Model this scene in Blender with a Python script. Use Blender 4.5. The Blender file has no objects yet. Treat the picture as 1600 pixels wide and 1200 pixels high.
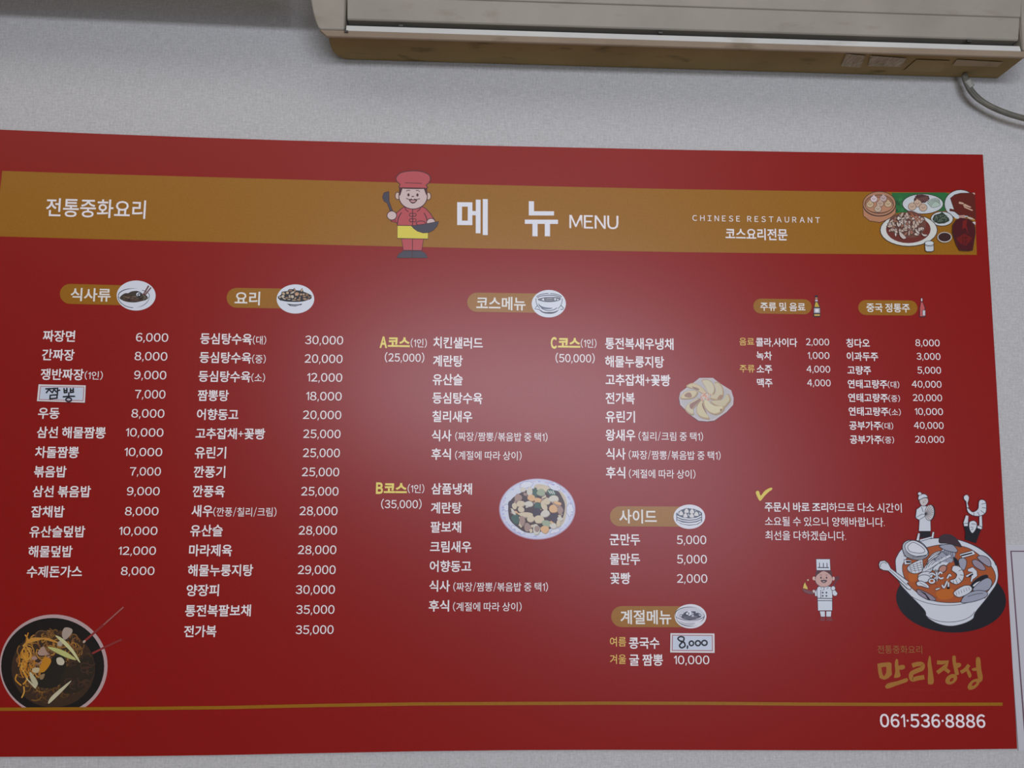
import bpy, math, random
from mathutils import Vector, Matrix
from mathutils.geometry import tessellate_polygon

# ------------------------------------------------------------------ camera
SC = bpy.context.scene
COL = SC.collection
F, DIST, ZC = 1200.0, 1.30, 1.80           # focal length in px (1600 px frame), metres from wall, lens height
YAW, PIT, ROL = math.radians(2.36), math.radians(5.90), math.radians(0.44)
K1 = -0.0231                               # bow of the printed rows (sheet is not perfectly flat)

def rot(a, b, t):
    c, s = math.cos(t), math.sin(t)
    return a*c - b*s, a*s + b*c
def turn(x, y, z):
    x, z = rot(x, z, ROL)
    y, z = rot(y, z, PIT)
    x, y = x*math.cos(YAW) + y*math.sin(YAW), -x*math.sin(YAW) + y*math.cos(YAW)
    return Vector((x, y, z))
R_, F_, U_ = turn(1, 0, 0), turn(0, 1, 0), turn(0, 0, 1)
EYE = Vector((0, -DIST, ZC))
cam = bpy.data.cameras.new('camera'); cam.sensor_width = 36; cam.lens = F/1600*36
cam.clip_start = .02
co = bpy.data.objects.new('camera', cam); COL.objects.link(co)
co.matrix_world = Matrix(((R_.x, U_.x, -F_.x, EYE.x), (R_.y, U_.y, -F_.y, EYE.y), (R_.z, U_.z, -F_.z, EYE.z), (0, 0, 0, 1)))
SC.camera = co

# ------------------------------------------------------------------ light
W = bpy.data.worlds.new('world'); SC.world = W; W.use_nodes = True
W.node_tree.nodes['Background'].inputs[0].default_value = (.75, .8, .9, 1)
W.node_tree.nodes['Background'].inputs[1].default_value = .25
def area(name, loc, target, sx, sy, power, color):
    l = bpy.data.lights.new(name, 'AREA'); l.shape = 'RECTANGLE'; l.size = sx; l.size_y = sy
    l.energy = power; l.color = color
    o = bpy.data.objects.new(name, l); COL.objects.link(o)
    o.location = loc
    o.rotation_euler = (Vector(target) - Vector(loc)).to_track_quat('-Z', 'Y').to_euler()
    return o
BACK = -3.0                                 # street side wall, behind the camera
TRANSOM = (-.70, 1.10, 2.12, 2.36)          # bright strip window over the shop front
GLASS = (.45, 1.70, 1.15, 2.00)             # shaded glass below it
def window_light(name, w, power, color):
    return area(name, ((w[0]+w[1])/2, BACK-.03, (w[2]+w[3])/2), ((w[0]+w[1])/2, 0, (w[2]+w[3])/2), w[1]-w[0], w[3]-w[2], power, color)
window_light('transom_daylight', TRANSOM, 30.5, (.87, .89, 1.0))
window_light('shop_front_daylight', GLASS, 13, (.78, .84, 1.0))
area('ambient_fill_light', (-.8, -1.9, 3.38), (-.8, -1.9, 0), 4.0, 1.9, 17, (1.0, .88, .78))  # added soft overhead fill for the room's ambient level, no actual lamp
SC.view_settings.view_transform = 'Standard'; SC.view_settings.look = 'None'
SC.view_settings.gamma = 1; SC.view_settings.use_curve_mapping = False
SC.view_settings.exposure = 0.30

# ------------------------------------------------------------------ survey helpers
def wall(px, py, d=0.0):
    """point at depth d in front of the wall for a surveyed photo position"""
    v = R_*((px-800)/F) + F_ + U_*(-(py-600)/F)
    t = (-d - EYE.y)/v.y
    return EYE + v*t
def lay(px, py):
    x, y = (px-800)/F, -(py-600)/F
    s = 1 + K1*(x*x+y*y)
    v = turn(x*s, 1, y*s)
    return v.x/v.y, v.z/v.y
def frame(px, py):
    """local inverse Jacobian: printed row direction / column direction at a place, in px"""
    a, b = lay(px+1, py), lay(px-1, py); c, d = lay(px, py-1), lay(px, py+1)
    ux, uz = (a[0]-b[0])/2, (a[1]-b[1])/2
    vx, vz = (c[0]-d[0])/2, (c[1]-d[1])/2          # for moving up 1 px
    # horizontal row direction: a*(1,0px)+b*(0,up) with z comp = 0
    sh = -uz/vz                                     # px up per px right
    sv = -vx/ux                                     # px right per px up
    return sh, sv

def lin(c):
    c = c/255.0
    return c/12.92 if c <= .04045 else ((c+.055)/1.055)**2.4
def C(r, g, b, k=.60, haze=0.0):
    return tuple(min(.92, max(.002, (lin(v)-haze)/k)) for v in (r, g, b)) + (1,)

# ------------------------------------------------------------------ materials
def mat(name, color=(.8, .8, .8, 1), rough=.5, spec=.5, metallic=0):
    m = bpy.data.materials.new(name); m.use_nodes = True
    b = m.node_tree.nodes['Principled BSDF']
    b.inputs['Base Color'].default_value = color if len(color) == 4 else (*color, 1)
    b.inputs['Roughness'].default_value = rough; b.inputs['Metallic'].default_value = metallic
    b.inputs['Specular IOR Level'].default_value = spec
    return m, m.node_tree, b
def nd(t, typ, **kw):
    n = t.nodes.new(typ)
    for k, v in kw.items(): setattr(n, k, v)
    return n
def noise_mix(t, b, c0, c1, scale, stretch=(1, 1, 1), lo=.35, hi=.65, detail=4, coord='Object'):
    tc = nd(t, 'ShaderNodeTexCoord'); mp = nd(t, 'ShaderNodeMapping'); mp.inputs['Scale'].default_value = stretch
    t.links.new(tc.outputs[coord], mp.inputs[0])
    n = nd(t, 'ShaderNodeTexNoise'); n.inputs['Scale'].default_value = scale; n.inputs['Detail'].default_value = detail
    t.links.new(mp.outputs[0], n.inputs['Vector'])
    r = nd(t, 'ShaderNodeValToRGB'); r.color_ramp.elements[0].position = lo; r.color_ramp.elements[1].position = hi
    r.color_ramp.elements[0].color = (*c0[:3], 1); r.color_ramp.elements[1].color = (*c1[:3], 1)
    t.links.new(n.outputs[0], r.inputs[0])
    if b is not None: t.links.new(r.outputs[0], b.inputs['Base Color'])
    return r, n
GLOSS = .34
# printed ink: colour comes from the print itself
PRINT, t, b = mat('printed_ink', rough=GLOSS, spec=.45)
a = nd(t, 'ShaderNodeAttribute'); a.attribute_name = 'Ink'; t.links.new(a.outputs['Color'], b.inputs['Base Color'])
RED, t, b = mat('red_print', rough=GLOSS, spec=.45)
noise_mix(t, b, (.258, .0045, .0033), (.288, .0058, .0042), 320, lo=.3, hi=.7, detail=2)
GOLD, t, b = mat('gold_print', rough=GLOSS)
noise_mix(t, b, (.31, .130, .0045), (.345, .147, .0065), 320, lo=.3, hi=.7, detail=2)
EDGE, _, _ = mat('sheet_edge', (.12, .01, .01), .6)
INK, _, _ = mat('marker_ink', (.012, .012, .018), .45)
PAPER, t, b = mat('sticker_paper', (.62, .68, .76), .45)
FOIL, _, _ = mat('white_vinyl', (.74, .74, .76), .4)

# wallpaper: woven relief
WALLP, t, b = mat('woven_wallpaper', rough=.85, spec=.2)
tc = nd(t, 'ShaderNodeTexCoord')
hs = []
for sc3, s in (((9, 1, 130), 5.5), ((130, 1, 9), 5.5), ((1, 1, 1), 260)):
    mp = nd(t, 'ShaderNodeMapping'); mp.inputs['Scale'].default_value = sc3; t.links.new(tc.outputs['Object'], mp.inputs[0])
    n = nd(t, 'ShaderNodeTexNoise'); n.inputs['Scale'].default_value = s; n.inputs['Detail'].default_value = 3
    t.links.new(mp.outputs[0], n.inputs['Vector']); hs.append(n)
m1 = nd(t, 'ShaderNodeMath', operation='ADD'); m2 = nd(t, 'ShaderNodeMath', operation='ADD')
t.links.new(hs[0].outputs[0], m1.inputs[0]); t.links.new(hs[1].outputs[0], m1.inputs[1])
t.links.new(m1.outputs[0], m2.inputs[0]); t.links.new(hs[2].outputs[0], m2.inputs[1])
mr = nd(t, 'ShaderNodeMapRange'); mr.inputs['From Min'].default_value = 1.15; mr.inputs['From Max'].default_value = 1.85
t.links.new(m2.outputs[0], mr.inputs[0])
rp = nd(t, 'ShaderNodeValToRGB'); rp.color_ramp.elements[0].color = (.44, .45, .45, 1); rp.color_ramp.elements[1].color = (.60, .61, .61, 1)
t.links.new(mr.outputs[0], rp.inputs[0]); t.links.new(rp.outputs[0], b.inputs['Base Color'])
bu = nd(t, 'ShaderNodeBump'); bu.inputs['Strength'].default_value = .35; bu.inputs['Distance'].default_value = .0008
t.links.new(mr.outputs[0], bu.inputs['Height']); t.links.new(bu.outputs[0], b.inputs['Normal'])

PLAINW, t, b = mat('painted_room_wall', rough=.8); noise_mix(t, b, (.42, .40, .36), (.5, .48, .43), 3)
CEIL, t, b = mat('ceiling_paint', rough=.85); noise_mix(t, b, (.50, .46, .42), (.56, .52, .48), 4)
FLOOR, t, b = mat('floor_tiles', rough=.5); noise_mix(t, b, (.42, .36, .29), (.50, .43, .35), 6)
BLOCKER, t, b = mat('blocker_paint', rough=.7); noise_mix(t, b, (.40, .37, .33), (.46, .43, .39), 8)  # paint of the added shadow-casting board
def plastic(name, c0, c1, stain, rough=.42, spec=.5):
    m, t, b = mat(name, rough=rough, spec=spec)
    r, n = noise_mix(t, None, c0, c1, 9, (1, 1, 1), .3, .7)
    r2, n2 = noise_mix(t, None, (0, 0, 0), (1, 1, 1), 26, (.5, 1, 1.6), .60, .76, 6)
    mx = nd(t, 'ShaderNodeMix', data_type='RGBA'); t.links.new(r2.outputs[0], mx.inputs['Factor'])
    t.links.new(r.outputs[0], mx.inputs['A']); mx.inputs['B'].default_value = (*stain, 1)
    t.links.new(mx.outputs['Result'], b.inputs['Base Color'])
    return m
CREAM = plastic('aged_cream_plastic', (.285, .265, .225), (.34, .315, .265), (.24, .215, .17), .5, .35)
LIP = plastic('aged_lip_plastic', (.28, .22, .155), (.33, .265, .19), (.18, .14, .09), .6, .2)
TRAY = plastic('yellowed_tray_plastic', (.25, .18, .075), (.32, .235, .105), (.11, .075, .03), .75, .08)
STRIP = plastic('pale_strip_plastic', (.56, .58, .56), (.63, .65, .62), (.45, .44, .38), .35)
DARK, _, _ = mat('dark_louver_plastic', (.045, .045, .04), .5)
HOSE, t, b = mat('grey_hose_rubber', rough=.55); noise_mix(t, b, (.10, .10, .08), (.15, .145, .115), 40)
TAPE, _, _ = mat('old_tape', (.34, .35, .31), .5)
LABELM, t, b = mat('faded_label', rough=.7, spec=.08); noise_mix(t, b, (.24, .19, .11), (.46, .40, .30), 60, (12, 1, 1))
SHEETW, _, _ = mat('white_sheet_print', (.56, .57, .62), .4)
BORDER, _, _ = mat('plum_border_print', (.14, .075, .11), .5)

# ------------------------------------------------------------------ lettering: one outline per character, made while the scene is empty
_fc = bpy.data.curves.new('type', 'FONT'); _fo = bpy.data.objects.new('type', _fc); COL.objects.link(_fo)
_fc.resolution_u = 3
OFF = {'r': .005, 'b': .018, 'h': .040, 'n': .007, 't': -.002, 'm': .012}
OWN = {'1': ([(.0, .56), (.045, .50), (.165, .60), (.165, 0), (.245, 0), (.245, .735), (.175, .735)], [(0, 1, 2, 6), (3, 4, 5, 6, 2)]),
       ',': ([(.02, -.13), (.075, -.13), (.145, .105), (.05, .105)], [(0, 1, 2, 3)]),
       '+': ([(.02, .33), (.20, .33), (.20, .14), (.28, .14), (.28, .33), (.46, .33), (.46, .41), (.28, .41), (.28, .60), (.20, .60), (.20, .41), (.02, .41)], [(0, 1, 10, 11), (4, 5, 6, 7), (2, 3, 8, 9)]),
       '/': ([(.0, -.09), (.062, -.09), (.34, .85), (.278, .85)], [(0, 1, 2, 3)]),
       '·': ([(.068+.068*math.cos(i*.7854), .37+.068*math.sin(i*.7854)) for i in range(8)], [tuple(range(8))]),
       '.': ([(.045+.045*math.cos(i*.7854), .045+.045*math.sin(i*.7854)) for i in range(8)], [tuple(range(8))])}
_cache = {}
def glyph(ch, w):
    k = (ch, w)
    if k in _cache: return _cache[k]
    if ch == ' ': r = ([], [], .0, .23)
    elif ch in OWN:
        vs, fs = OWN[ch]; g = OFF[w]*.6; cx = sum(v[0] for v in vs)/len(vs)
        if ch == '1': vs = [(x-g if x < .2 else x+g, y) for x, y in vs]
        xs = [v[0] for v in vs]; r = ([(x-min(xs)+.045, y) for x, y in vs], fs, 0, max(xs)-min(xs)+.09)
    else:
        full = chr(ord(ch)+0xFEE0) if ord(ch) < 127 else ch
        _fc.body = full; _fc.offset = OFF[w]
        me = bpy.data.meshes.new_from_object(_fo)
        vs = [(v.co.x, v.co.y) for v in me.vertices]; fs = [tuple(q.vertices) for q in me.polygons]; bpy.data.meshes.remove(me)
        if full != ch:
            xs = [v[0] for v in vs]; vs = [(x-min(xs)+.042, y) for x, y in vs]; r = (vs, fs, 0, max(xs)-min(xs)+.084)
        else: r = (vs, fs, 0, .915)
    _cache[k] = r
    return r
def glyphs(s, w, spacing=1.0):
    V, Fc, x = [], [], 0.0
    for ch in s:
        vs, fs, _, adv = glyph(ch, w)
        b = len(V); V += [(u+x, v) for u, v in vs]; Fc += [tuple(i+b for i in f) for f in fs]
        x += adv+(spacing-1)*.62
    return V, Fc

# ------------------------------------------------------------------ object helpers
def link(name, me, m, parent=None):
    o = bpy.data.objects.new(name, me); COL.objects.link(o)
    if m is not None and not me.materials: me.materials.append(m)
    if parent is not None: o.parent = parent
    return o
def mesh(name, vs, fs, m, parent=None, smooth=False):
    me = bpy.data.meshes.new(name); me.from_pydata([tuple(v) for v in vs], [], fs); me.update()
    if smooth: me.polygons.foreach_set('use_smooth', [True]*len(me.polygons))
    return link(name, me, m, parent)
def tag(o, label=None, cat=None, group=None, kind=None):
    for k, v in (('label', label), ('category', cat), ('group', group), ('kind', kind)):
        if v: o[k] = v
    return o
def empty(name, loc, **kw):
    o = bpy.data.objects.new(name, None); COL.objects.link(o); o.location = loc; o.empty_display_size = .05
    return tag(o, **kw)
def rel(o, root):
    """parent keeping world place (children are modelled in room coordinates)"""
    o.parent = root; o.matrix_parent_inverse = Matrix.Translation(-root.location); return o
def box(x0, x1, y0, y1, z0, z1):
    vs = [(x, y, z) for x in (x0, x1) for y in (y0, y1) for z in (z0, z1)]
    fs = [(0, 1, 3, 2), (4, 6, 7, 5), (0, 4, 5, 1), (2, 3, 7, 6), (0, 2, 6, 4), (1, 5, 7, 3)]
    return vs, fs
def prism(pts, d0, d1):
    """pts: (x,z) outline, counter-clockwise seen from the room; d: distances off the wall"""
    n = len(pts)
    vs = [(x, -d0, z) for x, z in pts] + [(x, -d1, z) for x, z in pts]
    fs = [tuple(range(n))[::-1], tuple(range(n, 2*n))] + [(i, (i+1) % n, n+(i+1) % n, n+i) for i in range(n)]
    return vs, fs
def bevel(o, w, seg=3):
    md = o.modifiers.new('bevel', 'BEVEL'); md.width = w; md.segments = seg; md.limit_method = 'ANGLE'; md.angle_limit = math.radians(40)
    return o

# ------------------------------------------------------------------ the room
vs, fs = box(-3, 3, 0, .12, 0, 3.4); tag(mesh('wall_menu', vs, fs, WALLP), kind='structure')
def hole_wall():
    vs, fs = [], []
    T, G = TRANSOM, GLASS
    for bx in ((-3, T[0], T[2], T[3]), (T[1], 3, T[2], T[3]), (-3, 3, T[3], 3.4), (-3, 3, G[3], T[2]), (-3, G[0], G[2], G[3]), (G[1], 3, G[2], G[3]), (-3, 3, 0, G[2])):
        v, f = box(bx[0], bx[1], BACK-.12, BACK, bx[2], bx[3]); o = len(vs); vs += v; fs += [tuple(i+o for i in q) for q in f]
    return vs, fs
vs, fs = hole_wall(); tag(mesh('wall_street', vs, fs, PLAINW), kind='structure')
vs, fs = box(-3.12, -3, BACK, 0, 0, 3.4); tag(mesh('wall_left', vs, fs, PLAINW), kind='structure')
vs, fs = box(3, 3.12, BACK, 0, 0, 3.4); tag(mesh('wall_right', vs, fs, PLAINW), kind='structure')
vs, fs = box(-3, 3, BACK, 0, -.1, 0); tag(mesh('floor', vs, fs, FLOOR), kind='structure')
vs, fs = box(-3, 3, BACK, 0, 3.4, 3.5); tag(mesh('ceiling', vs, fs, CEIL), kind='structure')
# unseen board added to cast the dark band at the wall's upper left
def on_shadow(px, py, d):
    q = wall(px, py, 0); src = Vector((q.x*.6+.16, BACK, 2.24)); t = d/3.0
    return q+(src-q)*t
pa, pb = on_shadow(-260, 13, .12), on_shadow(488, 47, .12)
pv = []
for y in (-.12, -.128):
    for q in (pa, pb): pv += [(q.x, y, q.z), (q.x, y, q.z+.13)]
pv = pv[:4]+pv[4:]
tag(mesh('light_blocker_1', pv, [(0, 2, 3, 1), (4, 5, 7, 6), (0, 4, 6, 2), (1, 3, 7, 5), (0, 1, 5, 4), (2, 6, 7, 3)], BLOCKER), kind='structure')

# ------------------------------------------------------------------ picture builder (flat print)
def crom(pts, closed, n=6):
    out = []; L = len(pts)
    rng = range(L) if closed else range(L-1)
    for i in rng:
        if closed: p0, p1, p2, p3 = pts[i-1], pts[i], pts[(i+1) % L], pts[(i+2) % L]
        else: p0, p1, p2, p3 = pts[max(i-1, 0)], pts[i], pts[i+1], pts[min(i+2, L-1)]
        for k in range(n):
            t = k/n
            out.append(tuple(.5*((2*p1[j]) + (-p0[j]+p2[j])*t + (2*p0[j]-5*p1[j]+4*p2[j]-p3[j])*t*t + (-p0[j]+3*p1[j]-3*p2[j]+p3[j])*t**3) for j in (0, 1)))
    if not closed: out.append(tuple(pts[-1]))
    return out
def clip_half(poly, lim):
    """keep the part of a polygon inside fn>=0"""
    out = []
    for i in range(len(poly)):
        a, b = poly[i-1], poly[i]; fa, fb = lim(a), lim(b)
        if (fa >= 0) != (fb >= 0):
            t = fa/(fa-fb); out.append((a[0]+(b[0]-a[0])*t, a[1]+(b[1]-a[1])*t))
        if fb >= 0: out.append(b)
    return out
STEP = 6e-6
BOARD_D = .0035          # front face of the menu sheet, metres off the wall
class Pic:
    def __init__(s, ox, oy, k, base=BOARD_D+.0001, clips=()):
        s.o = (ox, oy); s.k = k; s.v = []; s.f = []; s.c = []; s.d = base; s.clips = clips
    def px(s, p): return (s.o[0]+p[0]*s.k, s.o[1]+p[1]*s.k)
    def _poly(s, pts, col):
        for fn in s.clips:
            pts = clip_half(pts, fn)
            if len(pts) < 3: return
        b = len(s.v); s.v += [wall(p[0], p[1], s.d) for p in pts]; s.c += [col]*len(pts)
        if len(pts) <= 4: tris = [tuple(range(len(pts)))]
        else: tris = tessellate_polygon([[Vector((p[0], -p[1], 0)) for p in pts]])
        for t in tris:
            t = tuple(b+i for i in t)
            a0, a1, a2 = s.v[t[0]], s.v[t[1]], s.v[t[2]]
            if (a1-a0).cross(a2-a0).y > 0: t = t[::-1]
            s.f.append(t)
    def up(s): s.d += STEP
    def f_(s, col, pts, smooth=False, n=6):
        s.up(); q = [s.px(p) for p in pts]
        if smooth: q = crom(q, True, n)
        s._poly(q, col); return s
    def l(s, col, w, pts, smooth=False, closed=False, n=6, bump=True, taper=False):
        if bump: s.up()
        q = [s.px(p) for p in pts]; w = w*s.k
        if smooth: q = crom(q, closed, n)
        if closed: q = q+[q[0]]
        L = len(q); lf, rt = [], []
        for i in range(L):
            a = q[max(i-1, 0)]; b = q[min(i+1, L-1)]
            if closed and i in (0, L-1): a, b = q[-2], q[1]
            dx, dy = b[0]-a[0], b[1]-a[1]; h = math.hypot(dx, dy) or 1
            ww = w*.5*(1 if not taper else max(.12, math.sin(math.pi*(i+.3)/(L-.4))))
            nx, ny = -dy/h*ww, dx/h*ww
            lf.append((q[i][0]+nx, q[i][1]+ny)); rt.append((q[i][0]-nx, q[i][1]-ny))
        for i in range(L-1): s._poly([lf[i], lf[i+1], rt[i+1], rt[i]], col)
        return s
    def e(s, col, cx, cy, rx, ry=None, r=0, n=28, a0=0, a1=360):
        ry = rx if ry is None else ry; r = math.radians(r)
        pts = []
        for i in range(n + (0 if a1-a0 >= 360 else 1)):
            t = math.radians(a0+(a1-a0)*i/n); x, y = rx*math.cos(t), ry*math.sin(t)
            pts.append((cx+x*math.cos(r)-y*math.sin(r), cy+x*math.sin(r)+y*math.cos(r)))
        return s.f_(col, pts)
    def arc(s, col, w, cx, cy, rx, ry, a0, a1, r=0, n=20, taper=False):
        r = math.radians(r); pts = []
        for i in range(n+1):
            t = math.radians(a0+(a1-a0)*i/n); x, y = rx*math.cos(t), ry*math.sin(t)
            pts.append((cx+x*math.cos(r)-y*math.sin(r), cy+x*math.sin(r)+y*math.cos(r)))
        return s.l(col, w, pts, taper=taper)
    def fo(s, col, oc, w, pts, smooth=False, n=6):
        s.f_(col, pts, smooth, n); s.l(oc, w, pts, smooth, True, n); return s
    def eo(s, col, oc, w, cx, cy, rx, ry=None, r=0):
        ry = rx if ry is None else ry
        s.e(oc, cx, cy, rx+w/2, ry+w/2, r); s.e(col, cx, cy, rx-w/2, ry-w/2, r); return s
    def done(s, name, root, parent=None):
        me = bpy.data.meshes.new(name); me.from_pydata([tuple(v) for v in s.v], [], s.f); me.update()
        ca = me.color_attributes.new('Ink', 'FLOAT_COLOR', 'POINT')
        ca.data.foreach_set('color', [x for c in s.c for x in c])
        o = link(name, me, PRINT)
        return sub(o, parent or root)
def sub(o, parent):
    o.parent = parent
    o.matrix_parent_inverse = Matrix.Translation(-ROOTLOC.get(parent.name, Vector((0, 0, 0))))
    return o
ROOTLOC = {}
WH = (.88, .86, .88, 1)
def text(name, parent, s, reg, x0, x1, yc, h, weight='b', col=WH, m=None, spacing=1.0, d=BOARD_D+.0004, center=None):
    vs, fs = glyphs(s, weight, spacing)
    kor = any('\uac00' <= ch <= '\ud7a3' or '\u3130' <= ch <= '\u318f' for ch in s)
    eh, ec = (.893, .380) if kor else (.745, .367)
    ox, oy, k = reg
    X0, X1, Y, H = ox+x0*k, ox+x1*k, oy+yc*k, h*k
    xa, xb = min(v[0] for v in vs), max(v[0] for v in vs)
    su = (X1-X0)/(xb-xa); sv_ = H/eh
    xc = (X0+X1)/2; sh, sv = frame(xc, Y)
    out = []
    for (u, v) in vs:
        a = (u-(xa+xb)/2)*su; b = (v-ec)*sv_
        out.append(wall(xc+a+sv*b, Y-b-sh*a, d))
    me = bpy.data.meshes.new(name); me.from_pydata([tuple(v) for v in out], [], fs); me.update()
    ca = me.color_attributes.new('Ink', 'FLOAT_COLOR', 'POINT'); ca.data.foreach_set('color', list(col)*len(out))
    o = link(name, me, m or PRINT)
    return sub(o, parent)

# ------------------------------------------------------------------ the menu board
def px_outline(top, right, bottom, left, d):
    return top+right+bottom+left
TOP = [(-60, 200), (0, 202.5), (150, 208.8), (300, 214.4), (450, 219.4), (600, 223.3), (750, 227.4), (900, 230.6), (1075, 234.3), (1250, 237.4), (1400, 239.8), (1535.7, 241.5)]
RGT = [(1545, 400), (1555.6, 575), (1564.5, 730), (1572, 860), (1581, 1020), (1589.4, 1170)]
BOT = [(1400, 1172.3), (1250, 1172.4), (1100, 1172), (950, 1171.7), (800, 1172.2), (650, 1174), (500, 1176.8), (350, 1179.8), (200, 1181.8), (0, 1182.6), (-108, 1182.6)]
ring = TOP+RGT+BOT
pts = [(wall(x, y, BOARD_D).x, wall(x, y, BOARD_D).z) for x, y in ring][::-1]
center = wall(760, 700, 0)
menu = empty('menu_board', (center.x, 0, center.z), label='large red and gold printed menu board on the wall below the air conditioner', cat='menu board')
ROOTLOC[menu.name] = menu.location.copy()
vs, fs = prism(pts, 0.0003, BOARD_D)
o = sub(mesh('panel', vs, fs, RED), menu)
def quad_strip(name, top, bot, m, d, parent):
    vs, fs = [], []
    for a, b in zip(top, bot): vs += [wall(*a, d), wall(*b, d)]
    for i in range(len(top)-1): fs.append((2*i, 2*i+1, 2*i+3, 2*i+2))
    return sub(mesh(name, vs, fs, m), parent)
BT = [(3.5, 267), (150, 271.8), (300, 276), (450, 280.3), (600, 284.6), (750, 288.6), (900, 292.1), (1060, 295.6), (1290, 299), (1522, 301.2)]
BB = [(-8, 369.2), (150, 373.6), (300, 377.3), (450, 381), (600, 384.6), (750, 388), (900, 390.8), (1060, 393.9), (1290, 396.6), (1526.4, 398.3)]
tag(quad_strip('gold_band', BT, BB, GOLD, BOARD_D+.0001, menu), 'wide gold band across the top of the board')
RT = [(-100, 1106.5), (0, 1105.6), (200, 1104.6), (350, 1103), (500, 1099.7), (650, 1097.3), (800, 1096.6), (950, 1096), (1100, 1096.3), (1250, 1097.5), (1400, 1098), (1566.5, 1097.6)]
quad_strip('gold_rule', RT, [(x, y+5.2) for x, y in RT], GOLD, BOARD_D+.0008, menu)

R1 = (0, 180, .375); R2 = (560, 240, .3125); R3 = (1060, 240, .3375)
R4 = (0, 420, .2); R5 = (0, 640, .23333); R6 = (260, 430, .225); R7 = (260, 690, .26667); R8 = (560, 440, .25)
B1 = (560, 730, .25); B2 = (840, 500, .21667); B3 = (930, 770, .24178); B4 = (1140, 450, .2375); B5 = (1160, 740, .275); B6 = (1340, 980, .18336)
YEL = (.85, .72, .16, 1); YEL2 = (.80, .56, .14, 1); GLD = (.36, .15, .02, 1)
text('title_lettering', menu, '전통중화요리', R1, 192, 607, 388, 74, 'm')
text('title_lettering', menu, 'MENU', R2, 1055, 1300, 342, 66, 'n')
text('title_lettering', menu, 'CHINESE RESTAURANT', R3, 65, 655, 303, 26, 'r', spacing=1.55)
text('title_lettering', menu, '코스요리전문', R3, 218, 505, 373, 52, 'b')
p = Pic(*R2)
for r in ((494, 243, 570, 265), (494, 335, 570, 357), (494, 265, 518, 335), (547, 265, 570, 335), (570, 287, 588, 308), (587, 230, 611, 398), (622, 227, 647, 407)):
    p.f_((.80, .84, .92, 1), [(r[0], r[1]), (r[2], r[1]+.6), (r[2]-.3, r[3]+.6), (r[0]-.3, r[3])])
p.done('title_lettering', menu)
p = Pic(*R2)
for r in ((852, 238, 878, 290), (852, 288, 978, 309), (832, 330, 998, 351), (870, 350, 896, 413), (932, 350, 958, 413)):
    p.f_((.80, .84, .92, 1), [(r[0], r[1]), (r[2], r[1]+.6), (r[2], r[3]+.6), (r[0], r[3])])
p.done('title_lettering', menu)

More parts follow.
